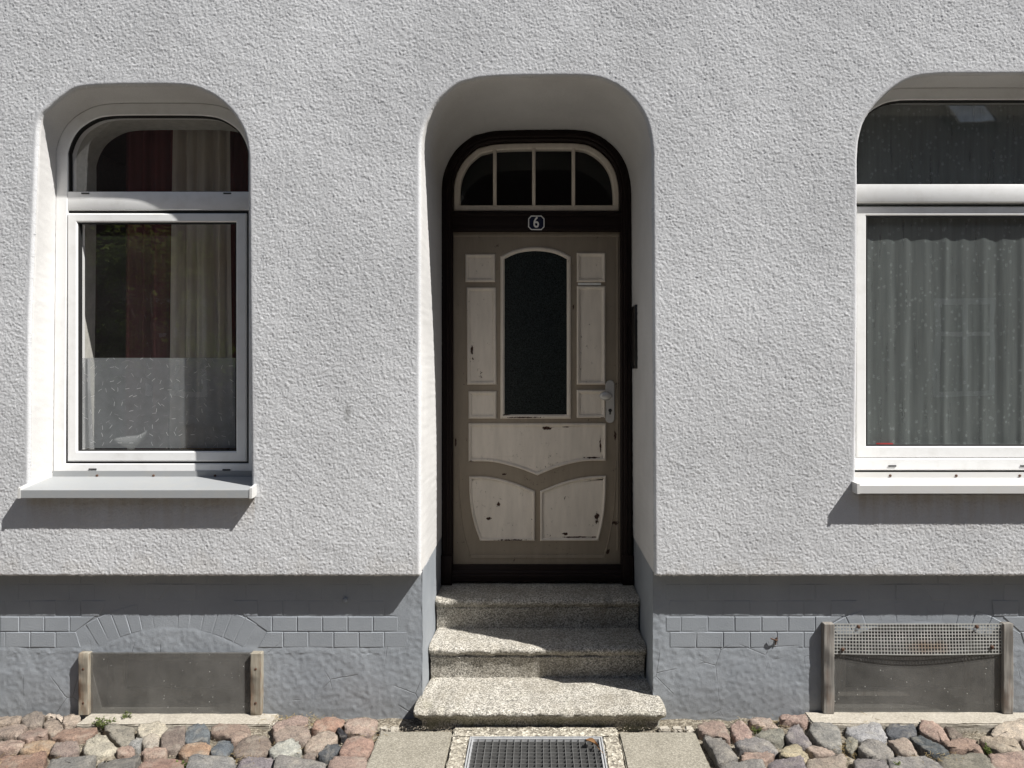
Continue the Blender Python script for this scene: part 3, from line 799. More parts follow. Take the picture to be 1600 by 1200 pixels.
# things on the inner sills
tz = zf(722)
for w_ in (lw, rw):
    make('inner_sill', MB().box(w_[0]-.02, w_[1]+.02, WD+.05, .52, tz-.03, tz, .004), INNER, house)
b = empty('wicker_basket', (X(322, .36), .36, tz), 'round wicker basket standing behind the film in the left window', 'basket')
bx = X(322, .36)
make('basket_body', MB().lathe([(.095, 0), (.115, .06), (.125, .12), (.118, .165), (.112, .165), (.112, .02), (.0, .02)], (bx, .36, tz), 28), WICK, b, smooth=True)
mb = MB()
for i in range(40):
    t = 2*math.pi*i/40; mb.tube((bx+.098*math.cos(t), .36+.098*math.sin(t), tz+.004), (bx+.127*math.cos(t), .36+.127*math.sin(t), tz+.14), .0035, 5)
make('stake', mb, WICK, b)
mb = MB(); n = 36
for h, r, k in ((.165, .118, .007), (.10, .124, .004), (.05, .115, .004)):
    for i in range(n):
        a, c = 2*math.pi*i/n, 2*math.pi*(i+1)/n
        mb.tube((bx+r*math.cos(a), .36+r*math.sin(a), tz+h), (bx+r*math.cos(c), .36+r*math.sin(c), tz+h), k, 6)
make('rim', mb, WICK, b)
# white bird shaped ornament
ox, oz = X(205, .34), tz
bm = bmesh.new(); bmesh.ops.create_icosphere(bm, subdivisions=3, radius=1)
for v in bm.verts:
    x, y_, z = v.co
    v.co = Vector((x*.085+.0*z, y_*.035*(1-.3*x), z*.03*(1.1-.5*abs(x))+.06*max(0, x)**2+.02*max(0, -x-.3)))
mb = MB().bm(bm); mb.v = [(x+ox, y_+.34, z+oz+.085) for x, y_, z in mb.v]
mb.tube((ox-.005, .34, oz), (ox, .34, oz+.07), .012, 8, .02)
tag(make('ornament', mb, m_plain('dull white glaze', (.42, .43, .42), .6), None, smooth=True, base=(ox, .34, oz)), 'small white bird shaped ornament behind the frosted film of the left window', 'ornament')
curtain('sheer_curtain', X(124, .30), X(146, .30), tz, zf(560), .27, .012, 2, NETW, 'narrow white sheer cloth at the left edge behind the frosted film', .5, 2)
pk = MB(); pxx = X(1382, .235)
pk.box(pxx-.055, pxx+.03, .2035, .2125, tz, tz+.092, .004); 
p_ = make('red_packet', pk, RED, None, True, base=(pxx, .235, tz)); tag(p_, 'small red foil packet lying at the foot of the net curtain', 'packet')
make('flap', MB().box(pxx+.031, pxx+.055, .204, .212, tz, tz+.082, .002), INNER, p_)

# ------------------------------------------------------------------ entrance door
def xd(px): return X(px, DF)
def zd(py): return Z(py, DF)
fr_o = orient([p for p in resample(px0([(657, 900)])+px0([(657, 236)])[:0]+spline(px0(DOOR_A), 6)+px0([(1020, 900)]), .03)])
fo = orient([(x, z) for x, z in fr_o]); fo = cut_low(fo, .44)
fo = orient(fo)
FI = .064
dfm = make('door_frame', MB().frame(fo, inset(fo, FI), DF, DF+.12, .008), BROWN, house, smooth=True)
fi1 = inset(fo, .026)
make('frame_moulding', MB().frame(fi1, inset(fo, .045), DF-.012, DF+.02, .004), BROWN, dfm, smooth=True)
ixl, ixr = min(p[0] for p in inset(fo, FI)), max(p[0] for p in inset(fo, FI))
mb = MB().box(ixl-.005, ixr+.005, DF+.004, DF+.12, zd(361), zd(329), .006).box(ixl-.005, ixr+.005, DF-.006, DF+.02, zd(338), zd(332), .003).box(ixl-.005, ixr+.005, DF-.002, DF+.02, zd(360), zd(354), .003)
make('transom', mb, BROWN, dfm, smooth=True)
mb = MB().box(ixl-.005, ixr+.005, DF+.012, DF+.12, .437, zd(884), .006)
make('threshold', mb, BROWN, dfm, smooth=True)
for a in (xd(690), xd(989)): make('plinth_block', MB().box(a+(-.002 if a < 0 else -.062), a+(.062 if a < 0 else .002), DF-.022, DF+.02, .428, .60, .006), BROWN, dfm, smooth=True)
# fanlight
fan_o = inset(cut_low(fo, zd(329)-FI), FI+.002); fan_o = [(x, max(z, zd(328))) for x, z in fan_o]
fan_i = inset(fan_o, .036)
YL = DF+.035
fan = make('fanlight', MB().frame(fan_o, fan_i, YL, YL+.05, .006), PANELP, house, smooth=True)
zlow = min(p[1] for p in fan_i)
def ztop_at(x):
    best = zlow
    for a, b_ in zip(fan_i, fan_i[1:]+fan_i[:1]):
        if (a[0]-x)*(b_[0]-x) <= 0 and a[0] != b_[0]: best = max(best, a[1]+(b_[1]-a[1])*(x-a[0])/(b_[0]-a[0]))
    return best
cuts = [min(p[0] for p in fan_i)]
for a in (773, 834, 896):
    x = X(a, YL); make('glazing_bar', MB().box(x-.010, x+.010, YL-.003, YL+.04, zlow-.005, ztop_at(x)+.006, .004), PANELP, fan, smooth=True); cuts.append(x)
cuts.append(max(p[0] for p in fan_i))
for a, b_ in zip(cuts, cuts[1:]):
    xsn = [a+(b_-a)*i/12 for i in range(13)]
    poly = [(a, zlow-.004), (b_, zlow-.004)]+[(x, ztop_at(min(max(x, cuts[0]+.001), cuts[-1]-.001))+.004) for x in xsn[::-1]]
    make('pane', MB().add([(x, YL+.02, z) for x, z in poly], [tuple(range(len(poly)))]), OLDGLASS, fan)
# hallway behind
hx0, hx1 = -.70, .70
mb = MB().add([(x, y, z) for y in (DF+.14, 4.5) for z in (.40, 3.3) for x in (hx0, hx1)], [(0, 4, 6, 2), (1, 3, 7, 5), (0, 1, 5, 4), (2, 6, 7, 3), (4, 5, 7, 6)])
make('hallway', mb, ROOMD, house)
# leaf
YD = .80
def q(l): return [(X(a, YD), Z(b, YD)) for a, b in l]
lx0, lx1, lz0, lz1 = X(705, YD), X(971, YD), Z(884, YD)-.002, Z(362, YD)
door = make('door', MB().box(lx0, lx1, YD, YD+.045, lz0, lz1, .004), DOORP, house, smooth=True)
def panel(pts, w_=.022, hi=.015, ins=.0):
    o = orient(resample(pts+[pts[0]], .05)[:-1])
    a, b_, c, d = inset(o, .002), inset(o, .008), inset(o, w_*.75), inset(o, w_)
    lo = [[(x, YD+.001, z) for x, z in o], [(x, YD-hi*.7, z) for x, z in a], [(x, YD-hi, z) for x, z in b_], [(x, YD-hi*.75, z) for x, z in c], [(x, YD-.0025, z) for x, z in d]]
    fld = inset(o, w_+.008)
    lo += [[(x, YD-.0025, z) for x, z in fld]]
    return make('panel', MB().rings(lo, cap1=True), PANELP, door, smooth=True)
panel(q([(727, 441), (774, 441), (774, 397), (727, 397)]))
panel(q([(901, 441), (946, 441), (946, 395), (901, 395)]))
panel(q([(730, 601), (776, 601), (775, 449), (729, 449)]))
panel(q([(901, 601), (946, 601), (946, 447), (901, 447)]))
panel(q([(732, 654), (776, 654), (776, 611), (732, 611)]))
panel(q([(901, 653), (946, 653), (946, 609), (901, 609)]))
def curve(l, k=5): return spline(l, k)
wide = q([(732, 661), (732, 721)])+curve(q([(732, 721), (770, 722), (808, 731), (840, 743)]))[1:]+curve(q([(840, 743), (872, 730), (910, 721), (947, 720)]))[1:]+q([(947, 661)])
panel(wide, .020)
l1 = curve(q([(733, 744), (765, 745), (800, 753), (836, 767)]))+q([(836, 845), (750, 845)])+curve(q([(750, 845), (740, 815), (734, 780), (733, 744)]))[1:-1]
panel(l1, .018)
l2 = curve(q([(844, 767), (880, 753), (915, 745), (947, 743)]))+curve(q([(947, 743), (946, 780), (942, 815), (935, 845)]))[1:]+q([(844, 845)])
panel(l2, .018)
# curved beads on the stiles and the foot rail
for l in ([(716, 720), (718, 780), (725, 835), (736, 872)], [(962, 720), (960, 780), (953, 835), (943, 872)]):
    c = curve(q(l), 6); mb = MB()
    lo = [[(x-.004, YD, z), (x-.002, YD-.005, z), (x+.002, YD-.005, z), (x+.004, YD, z)] for x, z in c]
    mb.rings(lo, cap0=True, cap1=True); make('bead', mb, DOORP, door)
mb = MB().box(X(736, YD), X(943, YD), YD-.006, YD+.002, Z(872, YD), Z(866, YD), .002)
mb.box(X(708, YD), X(968, YD), YD-.004, YD+.002, Z(370, YD), Z(366, YD), .0015).box(X(963, YD), X(966, YD), YD-.004, YD+.002, Z(860, YD), Z(371, YD), .0012)
make('bead', mb, DOORP, door)
# glazed middle
g_o = q([(782, 654), (892, 654), (892, 401)])+curve(q([(892, 401), (868, 390), (837, 386), (806, 390), (782, 401)]))[1:]
g_o = orient(g_o); g_i = inset(g_o, .024)
make('glass_moulding', MB().frame(g_o, g_i, YD-.014, YD+.002, .008), PANELP, door, smooth=True)
make('glass_pane', MB().add([(x, YD-.003, z) for x, z in inset(g_o, .02)], [tuple(range(len(g_o)))]), RIPPLE, door)
# handle plate, knob, keyhole, name strip
hx, hz0, hz1 = X(953, YD), Z(661, YD), Z(594, YD); r = .026
pl = [(hx+r*math.cos(t), hz1-r+r*math.sin(t)) for t in [math.pi*i/10 for i in range(11)]]+[(hx+r*math.cos(t), hz0+r+r*math.sin(t)) for t in [math.pi+math.pi*i/10 for i in range(11)]]
PLATE = m_plain('satin handle plate', (.50, .49, .47), .35, .35, .08)
hp = make('handle_plate', MB().rings([[(x, YD, z) for x, z in pl], [(x, YD-.007, z) for x, z in pl], [(x, YD-.010, z) for x, z in inset(pl, .003)]], cap1=True), PLATE, door, smooth=True)
bm = bmesh.new(); bmesh.ops.create_uvsphere(bm, u_segments=20, v_segments=12, radius=1)
for v in bm.verts: v.co = Vector((v.co.x*.036-.030, v.co.y*.017-.055, v.co.z*.026))
mb = MB().bm(bm); mb.v = [(x+hx, y+YD, z+Z(618, YD)) for x, y, z in mb.v]
mb.tube((hx+.004, YD-.008, Z(618, YD)), (hx-.018, YD-.05, Z(618, YD)), .010, 10)
make('knob', mb, PLATE, door, smooth=True)
mb = MB().lathe([(.010, 0), (.010, -.004), (.007, -.006)], (hx, YD-.009, Z(641, YD)), 14, 'y').box(hx-.004, hx+.004, YD-.0125, YD-.009, Z(641, YD)-.024, Z(641, YD)-.008)
make('keyhole', mb, BLACK, door)
make('name_strip', MB().box(X(903, YD), X(939, YD), YD-.004, YD+.001, Z(445.5, YD), Z(441.8, YD)-.001, .001), WHITEE, door)
# house number plate
NY = DF-.002
nx0, nx1, nz0, nz1 = X(825, NY), X(851, NY), Z(360, NY), Z(337, NY); ch = .018
oc = [(nx0+ch, nz0), (nx1-ch, nz0), (nx1, nz0+ch), (nx1, nz1-ch), (nx1-ch, nz1), (nx0+ch, nz1), (nx0, nz1-ch), (nx0, nz0+ch)]
sg = make('house_number_sign', MB().prism(oc, NY-.006, NY+.006), NAVY, house)
make('border', MB().frame(inset(oc, .001), inset(oc, .0065), NY-.0085, NY-.0055), WHITEE, sg)
tc = bpy.data.curves.new('digit', 'FONT'); tc.body = '6'; tc.size = .088; tc.extrude = .0015; tc.offset = .0011; tc.align_x = 'CENTER'; tc.align_y = 'CENTER'
tc.materials.append(WHITEE)
tmp = bpy.data.objects.new('digit_curve', tc); COL.objects.link(tmp); bpy.context.view_layer.update()
dme = bpy.data.meshes.new_from_object(tmp.evaluated_get(bpy.context.evaluated_depsgraph_get())); bpy.data.objects.remove(tmp)
dg = bpy.data.objects.new('digit', dme); COL.objects.link(dg); dg.parent = sg
dg.location = ((nx0+nx1)/2-.001, NY-.0075, (nz0+nz1)/2); dg.rotation_euler = (math.pi/2, 0, 0); dg.scale = (.82, 1.0, 1)
# bell panel on the right reveal
bx = PXR-.004; by0, by1 = .545, .70
bz0, bz1 = Z(576, .56), Z(476, .56)
bp = make('doorbell_panel', MB().box(bx-.022, bx+.01, by0, by1, bz0, bz1, .008), BLACK, house, smooth=True)
TAGM = m_plain('bell tag', (.75, .75, .72), .4)
for i in range(6):
    z = bz0+.055+i*.034
    make('name_tag', MB().box(bx-.029, bx-.021, by0+.03, by0+.115, z, z+.015, .001), TAGM, bp)
    make('bell_button', MB().lathe([(.006, 0), (.006, .004), (.003, .005)], (0, 0, 0), 10, 'z'), STEEL, bp)
    o_ = bp.children[-1]; o_.location = (bx-.022, by1-.03, z+.006); o_.rotation_euler = (0, -math.pi/2, 0)

# ------------------------------------------------------------------ stone steps
steps = empty('stone_steps', (0, .2, 0), 'three worn granular stone steps rising into the door recess', 'steps')
def step(prof, xl, xr, over, seed):                # prof: (y, z, kind) ; over: side overhang where kind = 1
    rng = random.Random(seed); n = 200; mb = MB(); lo = []
    ph = [rng.uniform(0, 6.28) for _ in range(8)]
    chips = [(rng.uniform(xl, xr), rng.uniform(.02, .06), rng.uniform(.002, .007)) for _ in range(12)]
    for i in range(n+1):
        s = i/n; row = []
        for (y, z, k) in prof:
            a, b_ = (xl-over*k, xr+over*k)
            x = a+(b_-a)*s
            nz_ = .0016*math.sin(x*31+ph[0])+.0012*math.sin(x*67+ph[1]+z*40)+rng.gauss(0, .0009)
            e = 0
            if .6 <= k <= 1:
                for cx, cw, cd_ in chips: e += cd_*max(0, 1-abs(x-cx)/cw)
            endr = 1-min(1, min(s, 1-s)/.012)
            row.append((x, y+(e if y < prof[1][0] else 0)+.010*endr*k+nz_*k, z-e*.5-.004*endr*(1 if z > prof[2][1] else 0)+nz_*.6))
        lo.append(row)
    m = len(prof); v = [p for r_ in lo for p in r_]
    f = [(i*m+j, i*m+j+1, (i+1)*m+j+1, (i+1)*m+j) for i in range(n) for j in range(m-1)]
    f += [tuple(range(m)), tuple(n*m+j for j in range(m-1, -1, -1))]
    mb.add(v, f)
    return make('step', mb, STEP, steps, smooth=True)
def prof(yn, yr, yb, zt, zb, nose=.05):            # nose tip, riser, back, tread, foot
    r = nose/2; o = [(yb, zt+.004, 0), (yn+.10, zt+.001, 1), (yn+.05, zt, 1), (yn+r*1.1, zt-.002, 1)]
    for t in (35, 60, 85, 115, 145): o.append((yn+r-r*math.sin(math.radians(t)), zt-r*.75+r*.75*math.cos(math.radians(t))-.002, 1))
    o += [(yn+r*1.0, zt-nose*.98, .9), (yr-.010, zt-nose*1.15, .5), (yr-.002, zt-nose*1.5, .0), (yr, zb-.02, 0), (yb, zb-.02, 0)]
    return o
Z3, Z2, Z1 = .088, .255, .425
step(prof(-.085, -.042, .32, Z3, -.08, .045), X(660, -.04), X(1027, -.04), .036, 1)
step(prof(.251, .28, .60, Z2, Z3, .05), PXL+.012, PXR-.012, .009, 2)
step(prof(.498, .53, .93, Z1, Z2, .052), PXL+.008, PXR-.008, .006, 3)

# ------------------------------------------------------------------ cellar window guards
def guard(label, xa, xb, xc, xd_, zt, zb, mat, grille):
    g = empty('cellar_guard', ((xa+xd_)/2, .05, zb), label, 'window guard', 'cellar window guards')
    yp = .046
    for a, b_ in ((xa, xb), (xc, xd_)):
        bm = bmesh.new(); bmesh.ops.create_cube(bm, size=1)
        for v in bm.verts: v.co = Vector((a+(v.co.x+.5)*(b_-a), yp+(v.co.y+.5)*.04, zb+(v.co.z+.5)*(zt-zb)))
        bmesh.ops.subdivide_edges(bm, edges=[e for e in bm.edges if abs(e.verts[0].co.z-e.verts[1].co.z) > .1], cuts=9)
        bmesh.ops.bevel(bm, geom=[e for e in bm.edges if len(e.link_faces) == 2 and e.calc_face_angle(0) > .5], offset=.003, segments=1, affect='EDGES')
        for v in bm.verts: v.co.x += random.gauss(0, .0007); v.co.y += random.gauss(0, .0006); v.co.z += random.gauss(0, .0008) if v.co.z > zt-.01 else 0
        p = make('post', MB().bm(bm), mat, g, smooth=True)
        if not grille:
            for zz in (zt-.075, zb+.06): make('nail', MB().lathe([(.006, 0), (.006, -.0015), (.002, -.003)], ((a+b_)/2, yp, zz), 8, 'y'), RUST, p)
    yq = .064
    ztp = zt-.002 if not grille else zt-.045*3.25
    make('pane', MB().box(xb+.001, xc-.001, yq, yq+.004, zb+.002, ztp), CPANE, g)
    if not grille:
        return g
    x0, x1, z1, z0 = xb+.002, xc-.002, zt-.004, zt-.146
    nx_, nz_ = 54, 9; mb = MB(); tw = .0046
    def yb_(x, z):                                  # the lower edge bellies out
        s = (x-x0)/(x1-x0); t = (z1-z)/(z1-z0)
        return .056-.014*math.sin(math.pi*s)**1.3*t**1.5
    def strip(pts, dx, dz):
        lo = []
        for x, z in pts:
            y = yb_(x, z); lo.append([(x-dx, y, z-dz), (x+dx, y, z+dz), (x+dx, y+.0014, z+dz), (x-dx, y+.0014, z-dz)])
        mb.rings(lo, cap0=True, cap1=True)
    for i in range(nx_+1):
        x = x0+(x1-x0)*i/nx_; strip([(x, z1-(z1-z0)*k/6) for k in range(7)], tw/2, 0)
    for j in range(nz_+1):
        z = z1-(z1-z0)*j/nz_; strip([(x0+(x1-x0)*k/40, z) for k in range(41)], 0, tw/2)
    gr = make('grille', mb, GRILLE, g)
    for sx, sz in ((.145, .012), (.85, .012), (.05, .12), (.94, .11)):
        x = x0+(x1-x0)*sx; z = z1-sz; make('bolt', MB().lathe([(.009, .002), (.009, -.005), (.004, -.009)], (x, yb_(x, z), z), 8, 'y'), RUST, gr)
    return g
YPF = .046
guard('cellar window guard with a dirty bare pane between two nailed brown posts', X(122, YPF), X(138, YPF), X(391, YPF), X(408, YPF), Z(1021, YPF), .006, POSTA, False)
guard('cellar window guard with a bulging perforated metal grille above its pane', X(1287, YPF), X(1304, YPF), X(1568, YPF), X(1584, YPF), Z(975, YPF), .013, POSTB, True)

# ------------------------------------------------------------------ ground
tag(make('ground', MB().box(-60, 60, -60, 30, -.5, -.10), SOIL), kind='structure')
tag(make('road', MB().box(-40, 40, -6.2, -1.62, -.3, -.035), ASPH), kind='structure')
tag(make('far_pavement', MB().box(-40, 40, -9.5, -6.2, -.3, .04), SLAB), kind='structure')
# bedding of the pavement
ax = np.arange(-3.2, 3.2001, .02); ay = np.arange(-1.62, .1401, .02)
gx, gy = np.meshgrid(ax, ay); nn, mm = len(ax), len(ay)
hz = -.024+field((mm, nn), 2)*.0035+field((mm, nn), 12)*.003
hz -= np.clip((gy+.02), 0, .1)*0
V = np.stack([gx.ravel(), gy.ravel(), hz.ravel()], 1)
i = (np.arange(mm-1)[:, None]*nn+np.arange(nn-1)[None, :]).ravel()
pave = grid_mesh('pavement', V, np.stack([i, i+1, i+nn+1, i+nn], 1), SOIL, None); tag(pave, kind='structure')
CA = {'p': (.37,.25,.19), 'r': (.34,.20,.14), 't': (.37,.29,.215), 'o': (.36,.225,.12), 'c': (.50,.43,.33), 'g': (.24,.225,.205), 'd': (.10,.11,.12), 'b': (.15,.175,.195), 'w': (.52,.50,.45), 'n': (.25,.195,.155), 'l': (.34,.34,.335), 'v': (.26,.245,.19), 'y': (.45,.36,.20), 'k': (.04,.04,.045), 'm': (.225,.195,.20)}
SA, SB, SCc, SD = (0, 1090, 5.0), (300, 1090, 5.0), (1040, 1090, 5.3333), (1320, 1090, 5.7143)
ST = [
(SA,'p','0,340 110,330 170,355 195,385 170,420 60,440 -60,430 -60,345'),(SA,'t','-60,235 130,228 210,245 190,290 130,325 60,315 -60,300'),
(SA,'p','130,320 240,225 300,215 375,290 360,330 215,375'),(SA,'n','155,185 200,150 290,130 350,150 330,215 230,235 190,235'),
(SA,'t','335,220 370,190 430,185 495,235 480,265 405,300 350,270'),(SA,'c','345,165 400,140 470,140 505,160 490,205 440,180 370,185'),
(SA,'r','400,335 470,260 620,235 750,232 770,270 700,320 560,360 480,365'),(SA,'o','150,430 240,360 330,355 435,365 400,410 330,455 230,450'),
(SA,'n','385,435 430,380 520,370 600,370 625,400 600,440 510,470 420,450'),(SA,'c','650,410 680,360 760,320 830,325 925,410 850,450 740,470 665,450'),
(SA,'v','805,255 880,225 980,215 1050,235 1050,340 960,395 880,330'),(SA,'c','1070,260 1120,225 1250,210 1330,245 1250,310 1110,325 1080,300'),
(SA,'c','1110,340 1180,310 1245,325 1235,400 1160,415 1115,390'),(SA,'n','1255,330 1320,260 1450,255 1440,370 1370,415 1265,410'),
(SA,'b','1445,270 1480,230 1600,230 1640,290 1630,350 1480,365 1440,340'),(SA,'o','1390,440 1450,375 1600,365 1650,390 1620,470 1450,475'),
(SA,'p','1095,450 1150,420 1280,415 1310,440 1260,480 1130,475'),(SA,'p','910,430 960,410 1040,400 1055,440 980,460 915,455'),
(SA,'l','1000,390 1060,345 1110,350 1090,410 1020,405'),(SA,'t','500,165 570,135 630,160 620,200 510,235 480,215'),
(SA,'t','-60,165 60,150 150,150 170,190 100,225 -60,228'),
(SA,'r','-60,475 330,462 370,480 340,550 330,640 -60,640'),(SA,'g','385,500 470,475 740,470 750,490 700,560 680,640 350,640'),
(SA,'g','770,490 860,465 1080,470 1100,490 1060,560 1040,640 720,640'),(SA,'r','1120,500 1200,490 1430,495 1440,520 1420,640 1060,640'),
(SA,'g','1470,510 1560,485 1830,490 1840,520 1800,640 1440,640'),
(SB,'p','150,250 200,215 300,210 420,215 460,270 450,310 330,365 280,335 150,290'),(SB,'b','140,465 200,360 280,338 330,365 270,460 200,480'),
(SB,'n','310,440 370,350 460,320 580,312 620,360 610,440 480,480 360,475'),(SB,'w','605,430 660,370 780,345 840,355 860,420 780,455 660,480 610,460'),
(SB,'t','625,320 650,270 760,235 870,222 920,270 925,330 890,365 760,350 650,355'),(SB,'p','620,240 680,190 800,165 905,175 900,215 760,240 650,275'),
(SB,'t','875,400 900,350 980,300 1080,275 1140,310 1130,350 1020,430 890,440'),(SB,'r','935,270 970,200 1060,165 1180,165 1200,200 1100,260 1000,280'),
(SB,'p','1185,250 1220,190 1360,165 1455,185 1430,260 1400,300 1250,305 1200,290'),(SB,'r','1150,470 1200,350 1260,315 1410,315 1425,370 1370,450 1240,480'),
(SB,'d','980,465 1060,400 1150,385 1165,410 1100,470 1020,485'),(SB,'k','1130,270 1150,250 1200,290 1210,320 1160,325'),
(SB,'n','860,480 890,450 970,440 975,480 930,500'),(SB,'m','345,550 380,500 470,485 640,490 640,540 600,640 320,640'),
(SB,'g','650,520 700,495 1030,500 1055,520 1040,640 630,640'),(SB,'p','1070,520 1130,480 1340,475 1370,500 1320,640 1060,640'),
(SCc,'p','265,250 310,220 400,215 490,230 540,340 520,360 420,330 280,300'),(SCc,'p','540,240 600,215 660,230 720,320 715,355 590,365 555,320'),
(SCc,'t','690,215 780,190 880,185 950,265 860,265 790,260 720,240'),(SCc,'p','950,170 1060,135 1180,150 1205,210 1150,240 1060,215 960,205'),
(SCc,'v','735,325 800,290 900,262 980,280 985,370 900,390 820,370'),(SCc,'g','575,400 640,365 760,355 870,385 945,450 870,475 700,455 590,440'),
(SCc,'g','310,360 350,342 465,345 520,390 610,525 440,560 380,460'),(SCc,'p','620,510 660,465 760,455 870,480 910,515 810,545 640,540'),
(SCc,'y','955,490 980,420 1080,410 1150,460 1200,510 1160,530 960,515'),(SCc,'m','995,340 1040,270 1110,245 1150,310 1220,400 1190,420 1060,400'),
(SCc,'g','1180,270 1230,222 1370,225 1450,270 1465,450 1300,420 1240,350'),(SCc,'t','1150,430 1240,425 1380,450 1445,490 1400,510 1230,490'),
(SCc,'g','460,580 540,550 800,545 830,580 860,680 440,680'),(SCc,'m','850,560 930,530 1130,530 1160,580 1180,680 860,680'),(SCc,'t','1160,540 1260,520 1480,512 1500,560 1520,680 1200,680'),
(SD,'l','0,310 40,245 260,250 330,300 375,385 340,410 140,395 50,360'),(SD,'d','365,290 430,245 600,235 645,300 630,340 560,385 380,370'),
(SD,'p','665,310 680,240 780,245 880,300 945,395 900,405 780,370'),(SD,'n','880,295 960,300 1050,345 990,390 950,385'),
(SD,'g','120,480 160,410 250,390 340,400 440,490 420,530 300,550 160,520'),(SD,'t','375,405 450,385 560,390 650,505 630,525 500,515 440,465'),
(SD,'d','580,380 650,362 760,400 900,460 945,510 800,520 690,480 640,430'),(SD,'p','870,430 970,400 1090,370 1180,390 1240,480 1240,515 1100,480 920,480'),
(SD,'t','1195,390 1280,365 1440,370 1540,400 1590,480 1550,505 1370,490 1270,450'),(SD,'c','1300,320 1340,260 1460,230 1680,240 1680,390 1600,400 1520,385 1400,362 1320,360'),
(SD,'v','0,400 60,378 110,410 115,460 60,500 10,470'),(SD,'g','75,560 150,545 350,555 390,620 400,700 100,700'),
(SD,'g','380,570 470,545 690,540 800,570 870,640 880,700 420,700'),(SD,'v','830,545 930,515 1200,520 1340,600 1360,700 900,700'),
(SD,'p','1280,540 1380,515 1680,515 1680,700 1350,700'),(SD,'n','1560,410 1700,405 1700,500 1610,480'),
]
def stone(poly, colour, top, seed, bed=-.06):
    rng = random.Random(seed); poly = orient(poly)
    poly = inset(poly, .0004)
    c = (sum(p[0] for p in poly)/len(poly), sum(p[1] for p in poly)/len(poly))
    o = [((a[0]*.38+b_[0]*.62), (a[1]*.38+b_[1]*.62)) for a, b_ in zip(spline(poly, 4, True), [p for k in range(len(poly)) for p in [tuple(poly[k][c_]+(poly[(k+1) % len(poly)][c_]-poly[k][c_])*j_/4 for c_ in (0, 1)) for j_ in range(4)]])]; n = len(o)
    def ring(s, z, j): return [(c[0]+(x-c[0])*s+rng.gauss(0, j), c[1]+(y-c[1])*s+rng.gauss(0, j), z+rng.gauss(0, j)) for x, y in o]
    tx, ty = rng.gauss(0, .09), rng.gauss(0, .07); w1, w2, p1, p2 = rng.uniform(25, 60), rng.uniform(25, 60), rng.uniform(0, 6), rng.uniform(0, 6)
    dz = lambda x, y: .0030*math.sin(x*w1+p1+y*20)+.0026*math.sin(y*w2+p2-x*17)+.0014*math.sin(x*140+y*90+p1)
    loops = [ring(.93, bed, .0), ring(1.0, top-.026, .0016), ring(.99, top-.009, .0024), ring(.955, top-.0015, .0026), ring(.80, top+.0015, .0020), ring(.52, top+.0025, .0018), ring(.22, top+.003, .001)]
    loops = [[(x, y, z+((x-c[0])*tx+(y-c[1])*ty+dz(x, y)*(1 if k > 2 else .5) if k > 1 else 0)) for x, y, z in l] for k, l in enumerate(loops)]
    mb = MB().rings(loops, cap1=True)
    s = make('cobblestone', mb, STONE, pave, smooth='all')
    k = CA[colour]; gm = sum(k)/3; k = [gm+(c_-gm)*.74 for c_ in k]; f = rng.uniform(.88, 1.15)*1.03; s.color = (k[0]*f*rng.uniform(.96, 1.04), k[1]*f, k[2]*f*rng.uniform(.96, 1.04), 1)
    return s
for j, (fr, colr, txt) in enumerate(ST):
    pts = [tuple(float(a) for a in t.split(',')) for t in txt.split()]
    top = random.uniform(.004, .022)
    pts = [G(fr[0]+a/fr[2], fr[1]+b_/fr[2], top-.012) for a, b_ in pts]
    pts = [(a, min(b_, .055)) for a, b_ in pts]
    stone(pts, colr, top, j)
# further cobbles towards the road, out of the picture
for side in (-1, 1):
    y = -.50
    r_ = 0
    while y > -1.5:
        x = .76+random.uniform(0, .1)
        while x < 3.0:
            wd, dp = random.uniform(.13, .2), .13
            poly = [(side*(x+a*wd+random.gauss(0, .008)), y-b_*dp+random.gauss(0, .008)) for a, b_ in ((.03,.05),(.5,0),(.97,.06),(1,.5),(.95,.95),(.5,1),(.04,.95),(0,.5))]
            stone(poly, random.choice('ggtpvnm'), random.uniform(.004, .014), int(x*1000)+r_*77); x += wd+.012
        y -= .145; r_ += 1
# slabs, aggregate surround, ledges, small setts
def slab(name, x0, x1, y0, y1, z0, z1, mat, bev=.006, jit=.001):
    bm = bmesh.new(); bmesh.ops.create_cube(bm, size=1)
    for v in bm.verts: v.co = Vector((x0+(v.co.x+.5)*(x1-x0), y0+(v.co.y+.5)*(y1-y0), z0+(v.co.z+.5)*(z1-z0)))
    L = max(x1-x0, y1-y0)
    bmesh.ops.subdivide_edges(bm, edges=bm.edges[:], cuts=max(3, min(24, int(L/.04))), use_grid_fill=True)
    bmesh.ops.bevel(bm, geom=[e for e in bm.edges if len(e.link_faces) == 2 and e.calc_face_angle(0) > .5], offset=bev, segments=2, affect='EDGES')
    for v in bm.verts: v.co += Vector((random.gauss(0, jit), random.gauss(0, jit), random.gauss(0, jit*.5)))
    return make(name, MB().bm(bm), mat, pave, smooth=True)
slab('slab', -.722, -.392, -.60, -.104, -.08, .004, SLAB); slab('slab', .372, .722, -.60, -.108, -.08, .003, SLAB)
slab('slab', -.722, -.392, -1.1, -.608, -.08, .002, SLAB); slab('slab', .372, .722, -1.1, -.608, -.08, .004, SLAB)
GX0, GX1, GY0, GY1 = -.306, .292, -.505, -.150
slab('surround', -.386, GX0-.004, GY0-.06, GY1+.004, -.08, .001, AGG, .005, .0025); slab('surround', GX1+.004, .366, GY0-.06, GY1+.004, -.08, .001, AGG, .005, .0025)
slab('surround', -.386, .366, GY1+.006, -.05, -.08, .000, AGG, .005, .0025); slab('surround', GX0, GX1, GY0-.06, GY0-.004, -.08, .0, AGG, .005, .0025)
